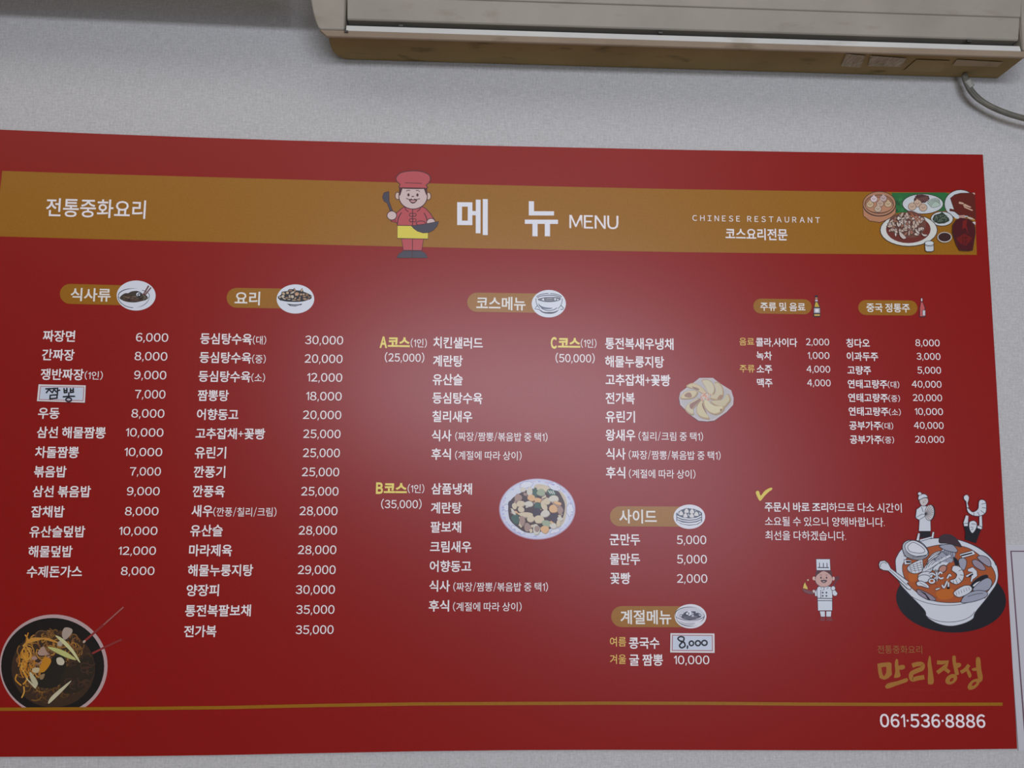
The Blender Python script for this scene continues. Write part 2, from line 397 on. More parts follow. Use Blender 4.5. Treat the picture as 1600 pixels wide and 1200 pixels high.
rows = [
 (R4, 85, 65, [('짜장면', 335, 587, 525), ('6,000', 1062, 1315, 536), ('간짜장', 328, 582, 672), ('8,000', 1052, 1308, 683), ('쟁반짜장', 318, 655, 825), ('(1인)', 662, 803, 833, 64),
   ('9,000', 1048, 1300, 830), ('7,000', 1055, 1293, 980), ('우동', 298, 465, 1127), ('8,000', 1027, 1285, 1130)]),
 (R5, 74, 55, [('삼선 해물짬뽕', 247, 708, 153), ('10,000', 842, 1095, 153), ('차돌짬뽕', 235, 528, 285), ('10,000', 833, 1087, 284), ('볶음밥', 228, 445, 415), ('7,000', 870, 1078, 414),
   ('삼선 볶음밥', 218, 608, 548), ('9,000', 850, 1070, 546), ('잡채밥', 208, 432, 683), ('8,000', 837, 1062, 680), ('유산슬덮밥', 198, 570, 817), ('10,000', 797, 1055, 812),
   ('해물덮밥', 190, 485, 950), ('12,000', 793, 1045, 945), ('수제돈가스', 180, 550, 1085), ('8,000', 810, 1035, 1080)]),
 (R6, 74, 58, [('등심탕수육', 235, 595, 442), ('(대)', 600, 693, 451, 58), ('30,000', 963, 1228, 451), ('등심탕수육', 230, 590, 572), ('(중)', 595, 690, 582, 58), ('20,000', 960, 1224, 580),
   ('등심탕수육', 223, 585, 703), ('(소)', 590, 685, 712, 58), ('12,000', 977, 1222, 710), ('짬뽕탕', 217, 433, 835), ('18,000', 970, 1218, 840), ('어향동고', 212, 500, 967),
   ('20,000', 948, 1215, 970), ('고추잡채+꽃빵', 203, 685, 1100), ('25,000', 950, 1210, 1102)]),
 (R7, 66, 50, [('유린기', 167, 350, 64), ('25,000', 800, 1017, 66), ('깐풍기', 160, 345, 177), ('25,000', 794, 1013, 178), ('깐풍육', 154, 342, 291), ('25,000', 790, 1009, 291),
   ('새우', 147, 272, 406), ('(깐풍/칠리/크림)', 275, 645, 412, 52), ('28,000', 780, 1003, 406), ('유산슬', 140, 330, 521), ('28,000', 775, 1000, 520), ('마라제육', 133, 385, 637),
   ('28,000', 770, 996, 634), ('해물누룽지탕', 126, 508, 754), ('29,000', 770, 992, 751), ('양장피', 118, 308, 871), ('30,000', 758, 988, 867), ('통전복팔보채', 110, 495, 990),
   ('35,000', 761, 985, 984), ('전가복', 103, 293, 1111), ('35,000', 758, 980, 1102)]),
 (R8, 68, 50, [('(1인)', 327, 428, 384, 54), ('치킨샐러드', 468, 778, 382), ('(25,000)', 165, 412, 475), ('계란탕', 466, 652, 496), ('유산슬', 464, 652, 612), ('등심탕수육', 463, 775, 728),
   ('칠리새우', 462, 712, 843), ('식사', 458, 582, 962), ('(짜장/짬뽕/볶음밥 중 택1)', 605, 1182, 970, 54), ('후식', 456, 578, 1078), ('(계절에 따라 상이)', 604, 1020, 1087, 54),
   ('(1인)', 1390, 1488, 386, 54), ('(50,000)', 1232, 1477, 479)]),
 (B1, 68, 50, [('(1인)', 308, 412, 134, 54), ('(35,000)', 142, 395, 231), ('삼품냉채', 456, 710, 135), ('계란탕', 453, 645, 254), ('팔보채', 451, 642, 374), ('크림새우', 448, 706, 497),
   ('어향동고', 446, 705, 619), ('식사', 443, 572, 742), ('(짜장/짬뽕/볶음밥 중 택1)', 593, 1185, 748, 55), ('후식', 440, 567, 866), ('(계절에 따라 상이)', 591, 1020, 872, 55)]),
 (B2, 80, 58, [('통전복새우냉채', 487, 980, 171), ('해물누룽지탕', 487, 912, 301), ('고추잡채+꽃빵', 490, 957, 433), ('전가복', 490, 700, 564), ('유린기', 490, 702, 697), ('왕새우', 490, 705, 830),
   ('(칠리/크림 중 택1)', 728, 1193, 839, 62), ('식사', 492, 635, 965), ('(짜장/짬뽕/볶음밥 중 택1)', 657, 1320, 975, 62), ('후식', 493, 632, 1100), ('(계절에 따라 상이)', 658, 1138, 1110, 62)]),
 (B3, 72, 55, [('군만두', 93, 290, 302), ('5,000', 527, 718, 304), ('물만두', 95, 290, 428), ('5,000', 528, 722, 429), ('꽃빵', 97, 228, 552), ('2,000', 528, 725, 554),
   ('콩국수', 218, 415, 970), ('굴 짬뽕', 220, 438, 1080), ('10,000', 508, 738, 1080)]),
 (B4, 55, 44, [('콜라,사이다', 173, 445, 357), ('2,000', 502, 655, 355), ('녹차', 176, 278, 445), ('1,000', 513, 657, 444), ('소주', 178, 280, 533), ('4,000', 506, 662, 534),
   ('맥주', 180, 282, 623), ('4,000', 510, 665, 624), ('칭다오', 767, 922, 362), ('8,000', 1222, 1382, 361), ('이과두주', 770, 977, 450), ('3,000', 1230, 1387, 450),
   ('고량주', 775, 930, 541), ('5,000', 1235, 1391, 541), ('연태고량주', 777, 1037, 632), ('(대)', 1040, 1116, 636, 44), ('40,000', 1198, 1394, 633), ('연태고량주', 780, 1042, 722),
   ('(중)', 1045, 1121, 727, 44), ('20,000', 1205, 1398, 722), ('연태고량주', 783, 1045, 812), ('(소)', 1048, 1126, 817, 44), ('10,000', 1218, 1404, 813), ('공부가주', 787, 998, 905),
   ('(대)', 1000, 1076, 908, 44), ('40,000', 1212, 1408, 904), ('공부가주', 791, 1001, 997), ('(중)', 1004, 1082, 1000, 44), ('20,000', 1220, 1412, 996)]),
]
for reg, hk, hn, items in rows:
    for it in items:
        s = it[0]; small = len(it) > 4
        if small: text('side_note', menu, s, reg, it[1], it[2], it[3], it[4], 'r')
        elif s[0].isdigit() or s[0] == '(': text('price', menu, s, reg, it[1], it[2], it[3], hn, 'n')
        else: text('dish_name', menu, s, reg, it[1], it[2], it[3], hk, 'b')
for (reg, ch, a0, a1, s, x0, x1, y, h) in ((R8, 'A', 133, 180, '코스', 184, 322, 380, 68), (R8, 'C', 1202, 1241, '코스', 1247, 1387, 384, 68), (B1, 'B', 110, 154, '코스', 159, 303, 132, 70)):
    c = text('course_name', menu, s, reg, x0, x1, y, h, 'h', YEL)
    text('course_name', menu, ch, reg, a0, a1, y-1, 66, 'h', YEL)
for reg, s, x0, x1, y, h in ((B3, '여름', 95, 200, 962, 60), (B3, '겨울', 95, 200, 1075, 60), (B4, '음료', 64, 162, 352, 50), (B4, '주류', 66, 165, 530, 50)):
    text('season_name' if reg is B3 else 'drink_kind', menu, s, reg, x0, x1, y, h, 'n', YEL2)
text('notice_line', menu, '주문시 바로 조리', B5, 127, 487, 190, 52, 'b')
text('notice_line', menu, '하므로 다소 시간이', B5, 492, 905, 193, 52, 'r')
text('notice_line', menu, '소요될 수 있으니 양해바랍니다.', B5, 128, 808, 273, 52, 'r')
text('notice_line', menu, '최선을 다하겠습니다.', B5, 130, 588, 352, 52, 'r')
text('shop_lettering', menu, '전통중화요리', B6, 168, 550, 190, 68, 'r', (.33, .12, .035, 1))
text('shop_lettering', menu, 'CHINESE RESTAURANT', (1370, 1000, .1125), 348, 1160, 692, 26, 't', (.36, .035, .03, 1), spacing=1.5)
text('telephone_number', menu, '061·536·8886', B6, 190, 1088, 798, 110, 'b', (.90, .84, .88, 1))

# heading badges ----------------------------------------------------------------
def badge(reg, x0, x1, y0, y1, txt, tx0, tx1, tyc, th, full=False, slope=0.0):
    ox, oy, k = reg; r = (y1-y0)/2; pts = []; rx = r*1.02
    for i in range(13):
        a = math.pi*(.5+i/12); pts.append((x0+rx+rx*math.cos(a), (y0+y1)/2-r*math.sin(a)))
    if full:
        for i in range(13):
            a = math.pi*(1.5+i/12); pts.append((x1-rx+rx*math.cos(a), (y0+y1)/2-r*math.sin(a)+slope*(x1-x0)))
    else: pts += [(x1, y1+slope*(x1-x0)), (x1, y0+slope*(x1-x0))]
    q = [(ox+a*k, oy+b*k) for a, b in pts]
    v = [wall(a, b, BOARD_D+.0002) for a, b in q]
    o = mesh('heading_badge', v, [tuple(range(len(v)))], GOLD)
    if (v[1]-v[0]).cross(v[2]-v[0]).y > 0: o.data.flip_normals()
    sub(o, menu); ROOTLOC[o.name] = Vector((0, 0, 0))
    def att(c):
        c.parent = o; c.matrix_parent_inverse = Matrix.Identity(4)
        c.matrix_parent_inverse = Matrix.Translation(Vector((0, 0, 0))); return c
    for s, a, b_ in ([(txt, tx0, tx1)]):
        att(text('badge_lettering', o, s, reg, a, b_, tyc, th, 'b', (.80, .80, .76, 1)))
    return o
bd1 = badge(R4, 468, 1000, 118, 274, '식사류', 552, 865, 202, 98, slope=.022)
bd2 = badge(R6, 418, 850, 88, 226, '요리', 475, 650, 160, 90, slope=.012)
bd3 = badge(R8, 680, 1140, 69, 189, '코스메뉴', 737, 1045, 136, 80, slope=.013)
bd4 = badge(B3, 95, 560, 87, 217, '사이드', 155, 398, 153, 86, slope=.004)
bd5 = badge(B3, 103, 560, 732, 868, '계절메뉴', 163, 492, 803, 88, slope=.002)
bd6 = badge(B4, 156, 540, 70, 168, '주류 및 음료', 202, 498, 123, 54, True, slope=.012)
bd7 = badge(B4, 846, 1236, 79, 178, '중국 정통주', 900, 1185, 130, 56, True, slope=.008)

K_ = (.02, .022, .035, 1); DK = (.055, .035, .035, 1); IV = (.72, .78, .86, 1); BR = (.12, .025, .03, 1)
rnd = random.Random(4)
def picdone(p, name, bd):
    me_o = p.done(name, None, bd); return me_o
# noodle bowl icon
p = Pic(170, 430, .05833, BOARD_D+.0004)
p.e(IV, 733, 545, 522, 402, n=48)
p.arc(K_, 22, 668, 545, 410, 190, 140, 285, taper=True).arc(K_, 14, 668, 545, 420, 170, -58, 45).arc(K_, 16, 668, 545, 425, 325, 92, 175).arc(K_, 14, 668, 545, 425, 325, 5, 78, taper=True)
p.f_((.06, .045, .035, 1), [(295, 610), (360, 525), (450, 480), (520, 480), (610, 435), (760, 420), (860, 470), (960, 520), (1040, 580), (1000, 660), (860, 700), (700, 730), (520, 720), (380, 680)], True)
for i in range(26): p.l(rnd.choice([(.16, .12, .08, 1), (.03, .02, .02, 1), (.22, .17, .12, 1), (.10, .05, .04, 1)]), 14, [(rnd.uniform(380, 900), rnd.uniform(520, 690)) for _ in range(3)][:2], bump=(i % 6 == 0))
p.l((.25, .25, .18, 1), 12, [(890, 500), (950, 580), (930, 680)], True).l((.25, .25, .18, 1), 12, [(960, 560), (1010, 640)], True)
p.eo(IV, K_, 24, 795, 515, 72, 66).eo(IV, K_, 26, 815, 530, 38, 34)
p.l(BR, 40, [(930, 520), (1070, 280)]).l(BR, 36, [(970, 530), (1130, 330)]).l((.3, .2, .2, 1), 9, [(945, 500), (1070, 290)]).l((.3, .2, .2, 1), 9, [(985, 510), (1122, 340)])
picdone(p, 'bowl_picture', bd1)
# stir-fry icon
p = Pic(420, 435, .05625, BOARD_D+.0004)
p.e(IV, 740, 572, 522, 405, n=48)
p.f_(K_, [(250, 510), (340, 450), (360, 370), (520, 350), (560, 300), (680, 300), (710, 260), (760, 330), (860, 340), (930, 265), (965, 370), (1080, 410), (1200, 480), (1190, 550), (1100, 620), (950, 680), (900, 740), (740, 780), (600, 770), (500, 700), (350, 640), (260, 560)])
p.f_(IV, [(330, 615), (500, 645), (740, 655), (950, 640), (1130, 590), (1050, 650), (930, 700), (740, 722), (560, 708), (430, 680)], True)
p.l((.5, .56, .64, 1), 14, [(600, 745), (740, 755), (870, 742)])
pal = [(.42, .26, .15, 1), (.50, .33, .20, 1), (.33, .20, .11, 1), (.55, .40, .24, 1), (.60, .52, .40, 1), (.25, .15, .08, 1)]
for (x, y, a, b_, r) in ((600, 340, 60, 22, 0), (725, 320, 26, 45, -20), (915, 330, 30, 45, 30), (410, 420, 50, 35, 30), (520, 400, 45, 40, 0), (660, 390, 75, 25, -25), (780, 430, 70, 55, 0), (895, 445, 40, 32, 0), (970, 440, 35, 30, 0),
    (1060, 450, 40, 50, 0), (390, 500, 50, 40, -20), (500, 540, 50, 26, 0), (570, 500, 16, 55, 0), (610, 500, 14, 55, 10), (660, 510, 40, 50, 0), (735, 550, 34, 20, -40), (860, 540, 18, 50, 15), (985, 500, 50, 20, 0), (1000, 570, 60, 30, 10),
    (1120, 520, 40, 30, 40), (430, 565, 50, 18, 20), (830, 595, 60, 22, 0), (700, 605, 70, 14, 0), (310, 520, 24, 34, 0), (1090, 580, 40, 16, -20), (560, 585, 50, 12, 0), (1180, 500, 16, 26, 0)):
    p.e(rnd.choice(pal), x, y, a*.92, b_*.92, r, n=10)
p.f_((.66, .40, .25, 1), [(775, 390), (790, 425), (835, 430), (800, 455), (810, 495), (775, 470), (735, 490), (750, 450), (715, 425), (760, 425)])
p.f_((.60, .45, .28, 1), [(520, 370), (530, 392), (560, 396), (538, 415), (540, 440), (515, 425), (488, 436), (498, 408), (480, 388), (508, 390)])
picdone(p, 'bowl_picture', bd2)
# soup bowl icon
p = Pic(820, 445, .05, BOARD_D+.0004)
SL = (.09, .11, .16, 1)
p.e(IV, 750, 590, 535, 430, n=48)
p.arc(SL, 22, 760, 400, 395, 130, 185, 268).arc(SL, 22, 760, 400, 395, 125, 275, 352).arc(SL, 26, 760, 425, 370, 100, 190, 350)
p.f_((.16, .17, .20, 1), [(400, 450), (520, 410), (640, 385), (900, 380), (1040, 390), (1130, 440), (1040, 490), (900, 525), (720, 525), (560, 500)], True)
p.f_(IV, [(520, 470), (590, 410), (615, 500)]).f_(IV, [(915, 420), (985, 420), (960, 490), (930, 490)]).f_(IV, [(1000, 490), (1020, 430), (1075, 470)])
p.l((.5, .53, .58, 1), 14, [(680, 430), (860, 420)]).l((.4, .43, .48, 1), 12, [(660, 480), (860, 480)])
p.l(SL, 20, [(350, 420), (355, 540), (400, 650), (470, 740)], True).l(SL, 20, [(1175, 430), (1155, 560), (1110, 670), (1040, 745)], True)
p.arc(SL, 20, 760, 400, 400, 130, 30, 150).arc(SL, 24, 760, 600, 300, 205, 35, 145)
p.f_((.13, .16, .23, 1), [(420, 580), (480, 640), (580, 690), (720, 715), (870, 725), (800, 755), (690, 760), (560, 740), (460, 670)], True)
p.f_((.07, .08, .11, 1), [(470, 800), (600, 845), (760, 850), (920, 840), (1070, 780), (960, 870), (820, 905), (640, 895), (540, 860)], True)
p.l(SL, 24, [(390, 650), (310, 755), (440, 770), (540, 830)]).l(SL, 24, [(1130, 640), (1215, 735), (1190, 765), (1110, 770)])
picdone(p, 'bowl_picture', bd3)
# steamer icon
p = Pic(1045, 780, .04584, BOARD_D+.0004)
p.e((.74, .76, .84, 1), 700, 598, 538, 415, n=48)
p.f_(SL, [(250, 480), (420, 365), (600, 300), (860, 330), (1050, 400), (1135, 470), (1135, 760), (980, 860), (700, 900), (430, 850), (260, 750)])
p.f_((.78, .82, .86, 1), [(280, 550), (450, 625), (700, 660), (950, 630), (1110, 550), (1110, 590), (950, 670), (700, 700), (450, 665), (280, 595)])
p.f_((.62, .64, .72, 1), [(285, 630), (450, 705), (700, 730), (950, 700), (1110, 630), (1110, 680), (950, 750), (700, 785), (450, 745), (285, 690)])
p.f_((.78, .82, .88, 1), [(280, 710), (450, 790), (700, 815), (950, 785), (1110, 710), (1100, 760), (950, 845), (700, 872), (450, 835), (285, 755)])
for x, y, s in ((418, 480, 66), (605, 400, 70), (790, 415, 68), (940, 505, 70), (568, 555, 66), (782, 560, 68)):
    p.f_((.72, .72, .72, 1), [(x-s, y+55), (x-s, y), (x-s*.6, y-50), (x, y-85), (x+s*.6, y-50), (x+s, y), (x+s, y+55), (x, y+68)], True, 4)
p.f_(IV, [(290, 470), (340, 430), (325, 520)]).f_(IV, [(1030, 440), (1090, 480), (1060, 535)]).f_(IV, [(670, 480), (710, 560), (680, 570), (655, 520)]).f_(IV, [(880, 370), (930, 385), (900, 410)])
picdone(p, 'steamer_picture', bd4)
# summer noodles icon
p = Pic(1045, 935, .04584, BOARD_D+.0004)
p.e((.74, .76, .82, 1), 740, 610, 540, 415, n=48)
p.e((.60, .62, .70, 1), 740, 560, 470, 250, n=40)
p.f_((.52, .52, .60, 1), [(360, 760), (560, 830), (880, 830), (850, 890), (700, 930), (520, 890), (420, 830)], True)
p.arc(K_, 24, 720, 540, 500, 245, 150, 310, taper=True).arc(K_, 18, 720, 600, 490, 140, 8, 172).arc(K_, 24, 740, 600, 500, 350, 65, 178, taper=True).arc(K_, 22, 700, 600, 510, 300, -22, 48, taper=True)
p.f_((.07, .075, .11, 1), [(360, 600), (390, 550), (480, 550), (520, 490), (640, 430), (760, 440), (910, 440), (920, 500), (1000, 490), (1110, 550), (1090, 640), (900, 710), (700, 735), (500, 700)])
for i in range(16): p.l((.20, .21, .27, 1), 12, [(rnd.uniform(450, 1000), rnd.uniform(600, 690)), (rnd.uniform(450, 1000), rnd.uniform(600, 690))], bump=(i % 8 == 0))
p.e(IV, 700, 500, 75, 90).e(K_, 640, 520, 62, 50).e(IV, 630, 520, 45, 36).f_((.42, .42, .5, 1), [(790, 470), (850, 500), (840, 560), (760, 570)]).e(IV, 820, 595, 42, 20).f_(IV, [(1000, 545), (1095, 555), (1070, 605)]).e(IV, 415, 590, 34, 24)
picdone(p, 'bowl_picture', bd5)
# bottles
p = Pic(1160, 450, .1875, BOARD_D+.0004)
p.f_(K_, [(603, 62), (628, 62), (630, 112), (648, 160), (652, 236), (640, 242), (600, 242), (590, 236), (594, 160), (604, 112)])
p.f_((.60, .42, .06, 1), [(610, 118), (624, 118), (642, 158), (600, 158)]).f_((.55, .25, .12, 1), [(607, 78), (626, 78), (626, 92), (607, 92)]).f_((.62, .50, .55, 1), [(607, 96), (627, 96), (628, 112), (606, 112)])
p.f_((.50, .50, .55, 1), [(597, 168), (645, 168), (646, 208), (597, 208)]).e((.80, .80, .84, 1), 621, 188, 14, 14).f_((.62, .40, .10, 1), [(598, 218), (646, 218), (645, 233), (600, 233)])
picdone(p, 'bottle_picture', bd6)
p = Pic(1160, 450, .1875, BOARD_D+.0004)
p.f_(K_, [(1486, 84), (1492, 78), (1501, 84), (1503, 118), (1524, 160), (1528, 238), (1518, 244), (1482, 244), (1474, 238), (1476, 160), (1486, 118)])
p.f_((.58, .12, .12, 1), [(1489, 118), (1500, 118), (1518, 162), (1522, 236), (1480, 236), (1481, 162)]).f_((.70, .62, .66, 1), [(1489, 86), (1499, 86), (1500, 110), (1488, 110)])
p.f_(K_, [(1500, 182), (1524, 182), (1524, 232), (1500, 232)]).f_((.62, .62, .66, 1), [(1503, 186), (1523, 186), (1523, 229), (1503, 229)])
picdone(p, 'bottle_picture', bd7)

# chef in red with wok -------------------------------------------------------------
O = (.07, .018, .028, 1); PK = (.50, .085, .10, 1); SK = (.66, .52, .50, 1); ST = (.060, .062, .090, 1)
p = Pic(590, 260, .125)
p.fo(PK, O, 10, [(330, 505), (285, 540), (225, 590), (165, 650), (165, 685), (240, 705), (250, 740), (640, 740), (700, 690), (720, 680), (660, 590), (600, 525), (560, 505), (440, 535)], False)
p.l(O, 12, [(300, 575), (262, 640), (245, 735)], True).l(O, 12, [(580, 580), (610, 640), (618, 700)], True).l(O, 10, [(340, 510), (355, 545), (388, 565)], True).l(O, 10, [(540, 510), (525, 540), (492, 565)], True)
p.fo((.42, .04, .06, 1), O, 8, [(165, 650), (225, 675), (240, 705), (175, 690)])
p.f_(ST, [(140, 312), (150, 450), (192, 560), (165, 570), (115, 460), (75, 430), (60, 380), (80, 330)]).l(O, 8, [(140, 312), (80, 330), (60, 385), (80, 435), (120, 460), (160, 565)], False).l(O, 8, [(140, 312), (145, 440), (190, 560)])
p.eo(SK, O, 10, 178, 614, 60, 56)
p.eo((.66, .50, .42, 1), O, 9, 250, 368, 30, 46).eo((.66, .50, .42, 1), O, 9, 636, 372, 30, 46)
p.f_(O, [(268, 262), (620, 270), (618, 360), (590, 400), (300, 400), (268, 350)])
p.eo(SK, O, 11, 444, 375, 178, 158)
p.f_(O, [(275, 262), (312, 275), (280, 370), (268, 350)]).f_(O, [(618, 270), (576, 275), (608, 360), (622, 350)])
p.fo(PK, O, 11, [(290, 270), (280, 225), (236, 180), (236, 130), (290, 80), (380, 60), (470, 56), (560, 68), (640, 105), (660, 160), (640, 205), (608, 235), (602, 275)], True)
p.f_(PK, [(292, 210), (604, 215), (600, 268), (292, 266)]).l(O, 9, [(292, 266), (600, 272)]).l(O, 8, [(340, 206), (552, 211)])
p.e(O, 386, 356, 14, 20).e(O, 498, 357, 14, 20).l(O, 8, [(358, 310), (382, 297), (408, 304)], True).l(O, 8, [(478, 304), (502, 299), (528, 316)], True)
p.f_(O, [(396, 416), (490, 418), (472, 452), (440, 464), (412, 450)], True).f_((.55, .30, .30, 1), [(412, 424), (474, 426), (460, 446), (425, 445)], True)
p.l(O, 9, [(356, 398), (398, 413), (440, 404), (485, 413), (530, 402)], True).e(O, 440, 378, 16, 9).e((.74, .62, .58, 1), 442, 396, 14, 14)
p.l(O, 10, [(437, 530), (437, 740)])
for y in (605, 673):
    p.eo(PK, O, 9, 418, y, 22, 20).eo(PK, O, 9, 460, y, 22, 20)
p.fo(PK, O, 9, [(300, 905), (435, 905), (435, 1048), (322, 1048)]).fo(PK, O, 9, [(437, 905), (575, 908), (552, 1050), (437, 1048)])
p.fo((.74, .66, .09, 1), O, 10, [(248, 738), (632, 742), (630, 908), (246, 900)])
p.f_(ST, [(240, 1140), (262, 1098), (325, 1056), (430, 1056), (432, 1142)]).f_(ST, [(438, 1056), (545, 1056), (600, 1088), (624, 1142), (438, 1142)]).l(O, 6, [(240, 1140), (262, 1098), (325, 1054), (545, 1056), (600, 1088), (624, 1142)], False).l(O, 6, [(240, 1142), (624, 1144)]).l(O, 6, [(434, 1052), (434, 1142)])
p.eo(PK, O, 10, 540, 710, 58, 28).eo(SK, O, 9, 668, 700, 54, 50)
p.fo(ST, O, 7, [(418, 744), (600, 718), (768, 686), (745, 745), (700, 795), (640, 826), (570, 832), (500, 810), (450, 775)])
tag(p.done('chef_picture', menu), 'smiling chef with red hat, ladle and wok printed on the gold band')

# white hatted chef --------------------------------------------------------------
O = (.055, .035, .06, 1); WT = (.68, .74, .82, 1); SK = (.62, .40, .36, 1); PL = (.14, .03, .045, 1)
p = Pic(1240, 860, .1)
p.f_(PL, [(636, 420), (680, 400), (715, 412), (712, 450), (680, 470), (640, 560), (610, 560), (650, 460)])
p.fo(WT, O, 9, [(350, 620), (385, 565), (430, 560), (540, 560), (590, 570), (650, 620), (688, 670), (670, 710), (630, 712), (604, 680), (605, 940), (380, 942), (372, 715), (335, 715), (330, 660)])
p.f_(WT, [(380, 600), (600, 600), (604, 740), (376, 740)])
p.fo(WT, O, 9, [(352, 135), (568, 135), (576, 312), (358, 312)])
p.l(O, 14, [(376, 268), (552, 270)]).l(O, 12, [(404, 190), (404, 265)]).l(O, 12, [(466, 195), (466, 265)]).l(O, 12, [(520, 195), (524, 265)])
p.e((.72, .50, .46, 1), 318, 437, 22, 30).e((.72, .50, .46, 1), 622, 440, 20, 30).f_((.11, .04, .05, 1), [(350, 318), (595, 318), (608, 440), (335, 440)])
p.eo(SK, O, 8, 472, 455, 136, 118).f_(SK, [(345, 440), (400, 360), (470, 325), (545, 360), (600, 430), (590, 470), (350, 470)], True)
p.e(O, 428, 427, 12, 17).e(O, 515, 427, 12, 17).l(O, 6, [(408, 385), (445, 384)]).l(O, 6, [(498, 384), (535, 386)]).l(O, 6, [(460, 440), (480, 442)])
p.f_(O, [(426, 466), (520, 466), (500, 500), (472, 510), (442, 496)], True).f_((.66, .50, .5, 1), [(445, 482), (500, 482), (472, 498)])
p.l(O, 7, [(420, 575), (440, 598)]).l(O, 7, [(545, 572), (520, 602)]).l(O, 8, [(475, 575), (476, 620), (424, 622), (424, 745)]).l(O, 8, [(366, 600), (366, 740)])
for x in (455, 513):
    for y in (660, 711): p.e((.08, .09, .13, 1), x, y, 15, 14)
p.l(O, 12, [(372, 748), (604, 752)]).l(O, 10, [(372, 785), (606, 787)]).l(O, 8, [(600, 600), (606, 680)])
p.eo(WT, O, 8, 618, 592, 34, 36).eo((.72, .6, .6, 1), O, 6, 316, 640, 24, 26)
p.f_((.20, .075, .085, 1), [(135, 600), (300, 640), (320, 680), (240, 680), (165, 650)]).l(O, 6, [(135, 602), (165, 650), (240, 682), (315, 684)])
p.fo((.72, .56, .12, 1), O, 4, [(145, 590), (160, 530), (180, 495), (195, 540), (215, 570), (222, 610)]).eo((.70, .45, .25, 1), O, 4, 224, 463, 16, 16)
p.fo(WT, O, 7, [(408, 950), (490, 950), (492, 1036), (425, 1036)]).fo(WT, O, 7, [(510, 950), (590, 950), (584, 1036), (508, 1036)])
p.f_((.22, .045, .05, 1), [(420, 1045), (490, 1045), (492, 1100), (402, 1098)], False).f_((.22, .045, .05, 1), [(512, 1045), (580, 1045), (622, 1100), (512, 1100)])
tag(p.done('chef_picture', menu), 'small chef in white with flaming pan printed above the shop lettering')

# banquet picture at right end of gold band ------------------------------------------
O = (.05, .03, .03, 1)
lim = [lambda q: 1523.2+(q[1]-301)*.046-q[0]]
p = Pic(1330, 290, .13125, clips=lim)
p.f_((.025, .16, .05, 1), [(480, 85), (1120, 82), (1240, 120), (1150, 300), (600, 320), (520, 330)])
for i in range(14): p.e(rnd.choice([(.02, .10, .04, 1), (.04, .22, .07, 1), (.03, .18, .05, 1)]), rnd.uniform(520, 620), rnd.uniform(100, 300), 26, 18, n=8)
p.eo((.60, .66, .68, 1), O, 8, 1300, 220, 190, 170).f_((.60, .66, .68, 1), [(1180, 330), (1290, 300), (1290, 400), (1240, 390)])
p.fo((.13, .018, .012, 1), O, 6, [(1180, 150), (1230, 110), (1300, 90), (1480, 85), (1480, 400), (1400, 360), (1280, 350), (1230, 310), (1170, 300), (1175, 275), (1225, 285), (1200, 210)])
p.f_((.60, .40, .28, 1), [(1285, 190), (1340, 205), (1340, 225), (1280, 215)]).f_((.60, .40, .28, 1), [(1350, 215), (1430, 255), (1420, 265), (1330, 240)]).f_((.60, .40, .28, 1), [(1340, 245), (1450, 290), (1440, 302), (1345, 262)]).f_((.62, .45, .38, 1), [(1440, 86), (1480, 86), (1480, 115)])
p.f_((.50, .30, .24, 1), [(1280, 355), (1350, 350), (1360, 385), (1285, 388)]).f_((.60, .50, .45, 1), [(1370, 365), (1440, 385), (1470, 408), (1400, 395)])
TN = (.50, .24, .13, 1)
p.fo(TN, O, 7, [(140, 220), (145, 360), (220, 420), (340, 438), (450, 400), (530, 330), (530, 220)])
p.eo((.46, .23, .13, 1), O, 7, 335, 215, 195, 145).eo((.40, .18, .10, 1), O, 7, 333, 220, 170, 110).eo((.52, .26, .15, 1), O, 4, 333, 232, 165, 92)
p.arc(O, 6, 335, 235, 192, 130, 5, 175)
for x, y, c in ((270, 160, (.70, .58, .60, 1)), (382, 152, (.55, .42, .40, 1)), (225, 225, (.60, .46, .28, 1)), (345, 215, (.55, .40, .30, 1)), (440, 220, (.60, .46, .28, 1)), (318, 278, (.58, .45, .34, 1))):
    p.eo(c, O, 5, x, y, 43, 38).l(O, 4, [(x-20, y-12), (x, y+5), (x+18, y-10)], True).f_(c, [(x-16, y-32), (x, y-52), (x+16, y-32)])
p.eo((.66, .72, .74, 1), O, 8, 852, 218, 243, 118).eo((.62, .68, .70, 1), (.4, .44, .46, 1), 3, 852, 218, 222, 100)
p.f_((.08, .035, .035, 1), [(745, 160), (780, 110), (850, 105), (920, 120), (935, 160), (880, 205), (800, 205), (748, 195)])
for i in range(14): p.l((.20, .09, .08, 1), 7, [(760+i*11, 120+(i*37) % 40), (775+i*11, 170+(i*23) % 30)], bump=(i == 0))
for x, y in ((790, 212), (726, 250), (856, 262)): p.eo((.60, .44, .32, 1), O, 5, x, y, 48, 44).l(O, 4, [(x-20, y-8), (x, y+8), (x+20, y-10)], True).f_((.55, .38, .26, 1), [(x-18, y-38), (x-6, y-58), (x+14, y-38)])
for i in range(4): p.fo((.45, .58, .50, 1), O, 4, [(905+i*14, 205+i*14), (960+i*12, 160+i*10), (1035+i*7, 158+i*20), (1050, 205+i*12), (1010, 215+i*14), (960+i*6, 225+i*12)], True, 4)
p.eo((.62, .68, .68, 1), O, 8, 1080, 395, 133, 86)
p.f_((.035, .055, .04, 1), [(965, 400), (990, 350), (1060, 330), (1080, 310), (1120, 345), (1165, 390), (1170, 420), (1110, 450), (1040, 455), (985, 430)])
for i in range(22): p.l(rnd.choice([(.10, .15, .10, 1), (.02, .03, .025, 1), (.15, .2, .14, 1)]), 7, [(rnd.uniform(985, 1150), rnd.uniform(345, 440)) for _ in range(2)], bump=(i % 8 == 0))
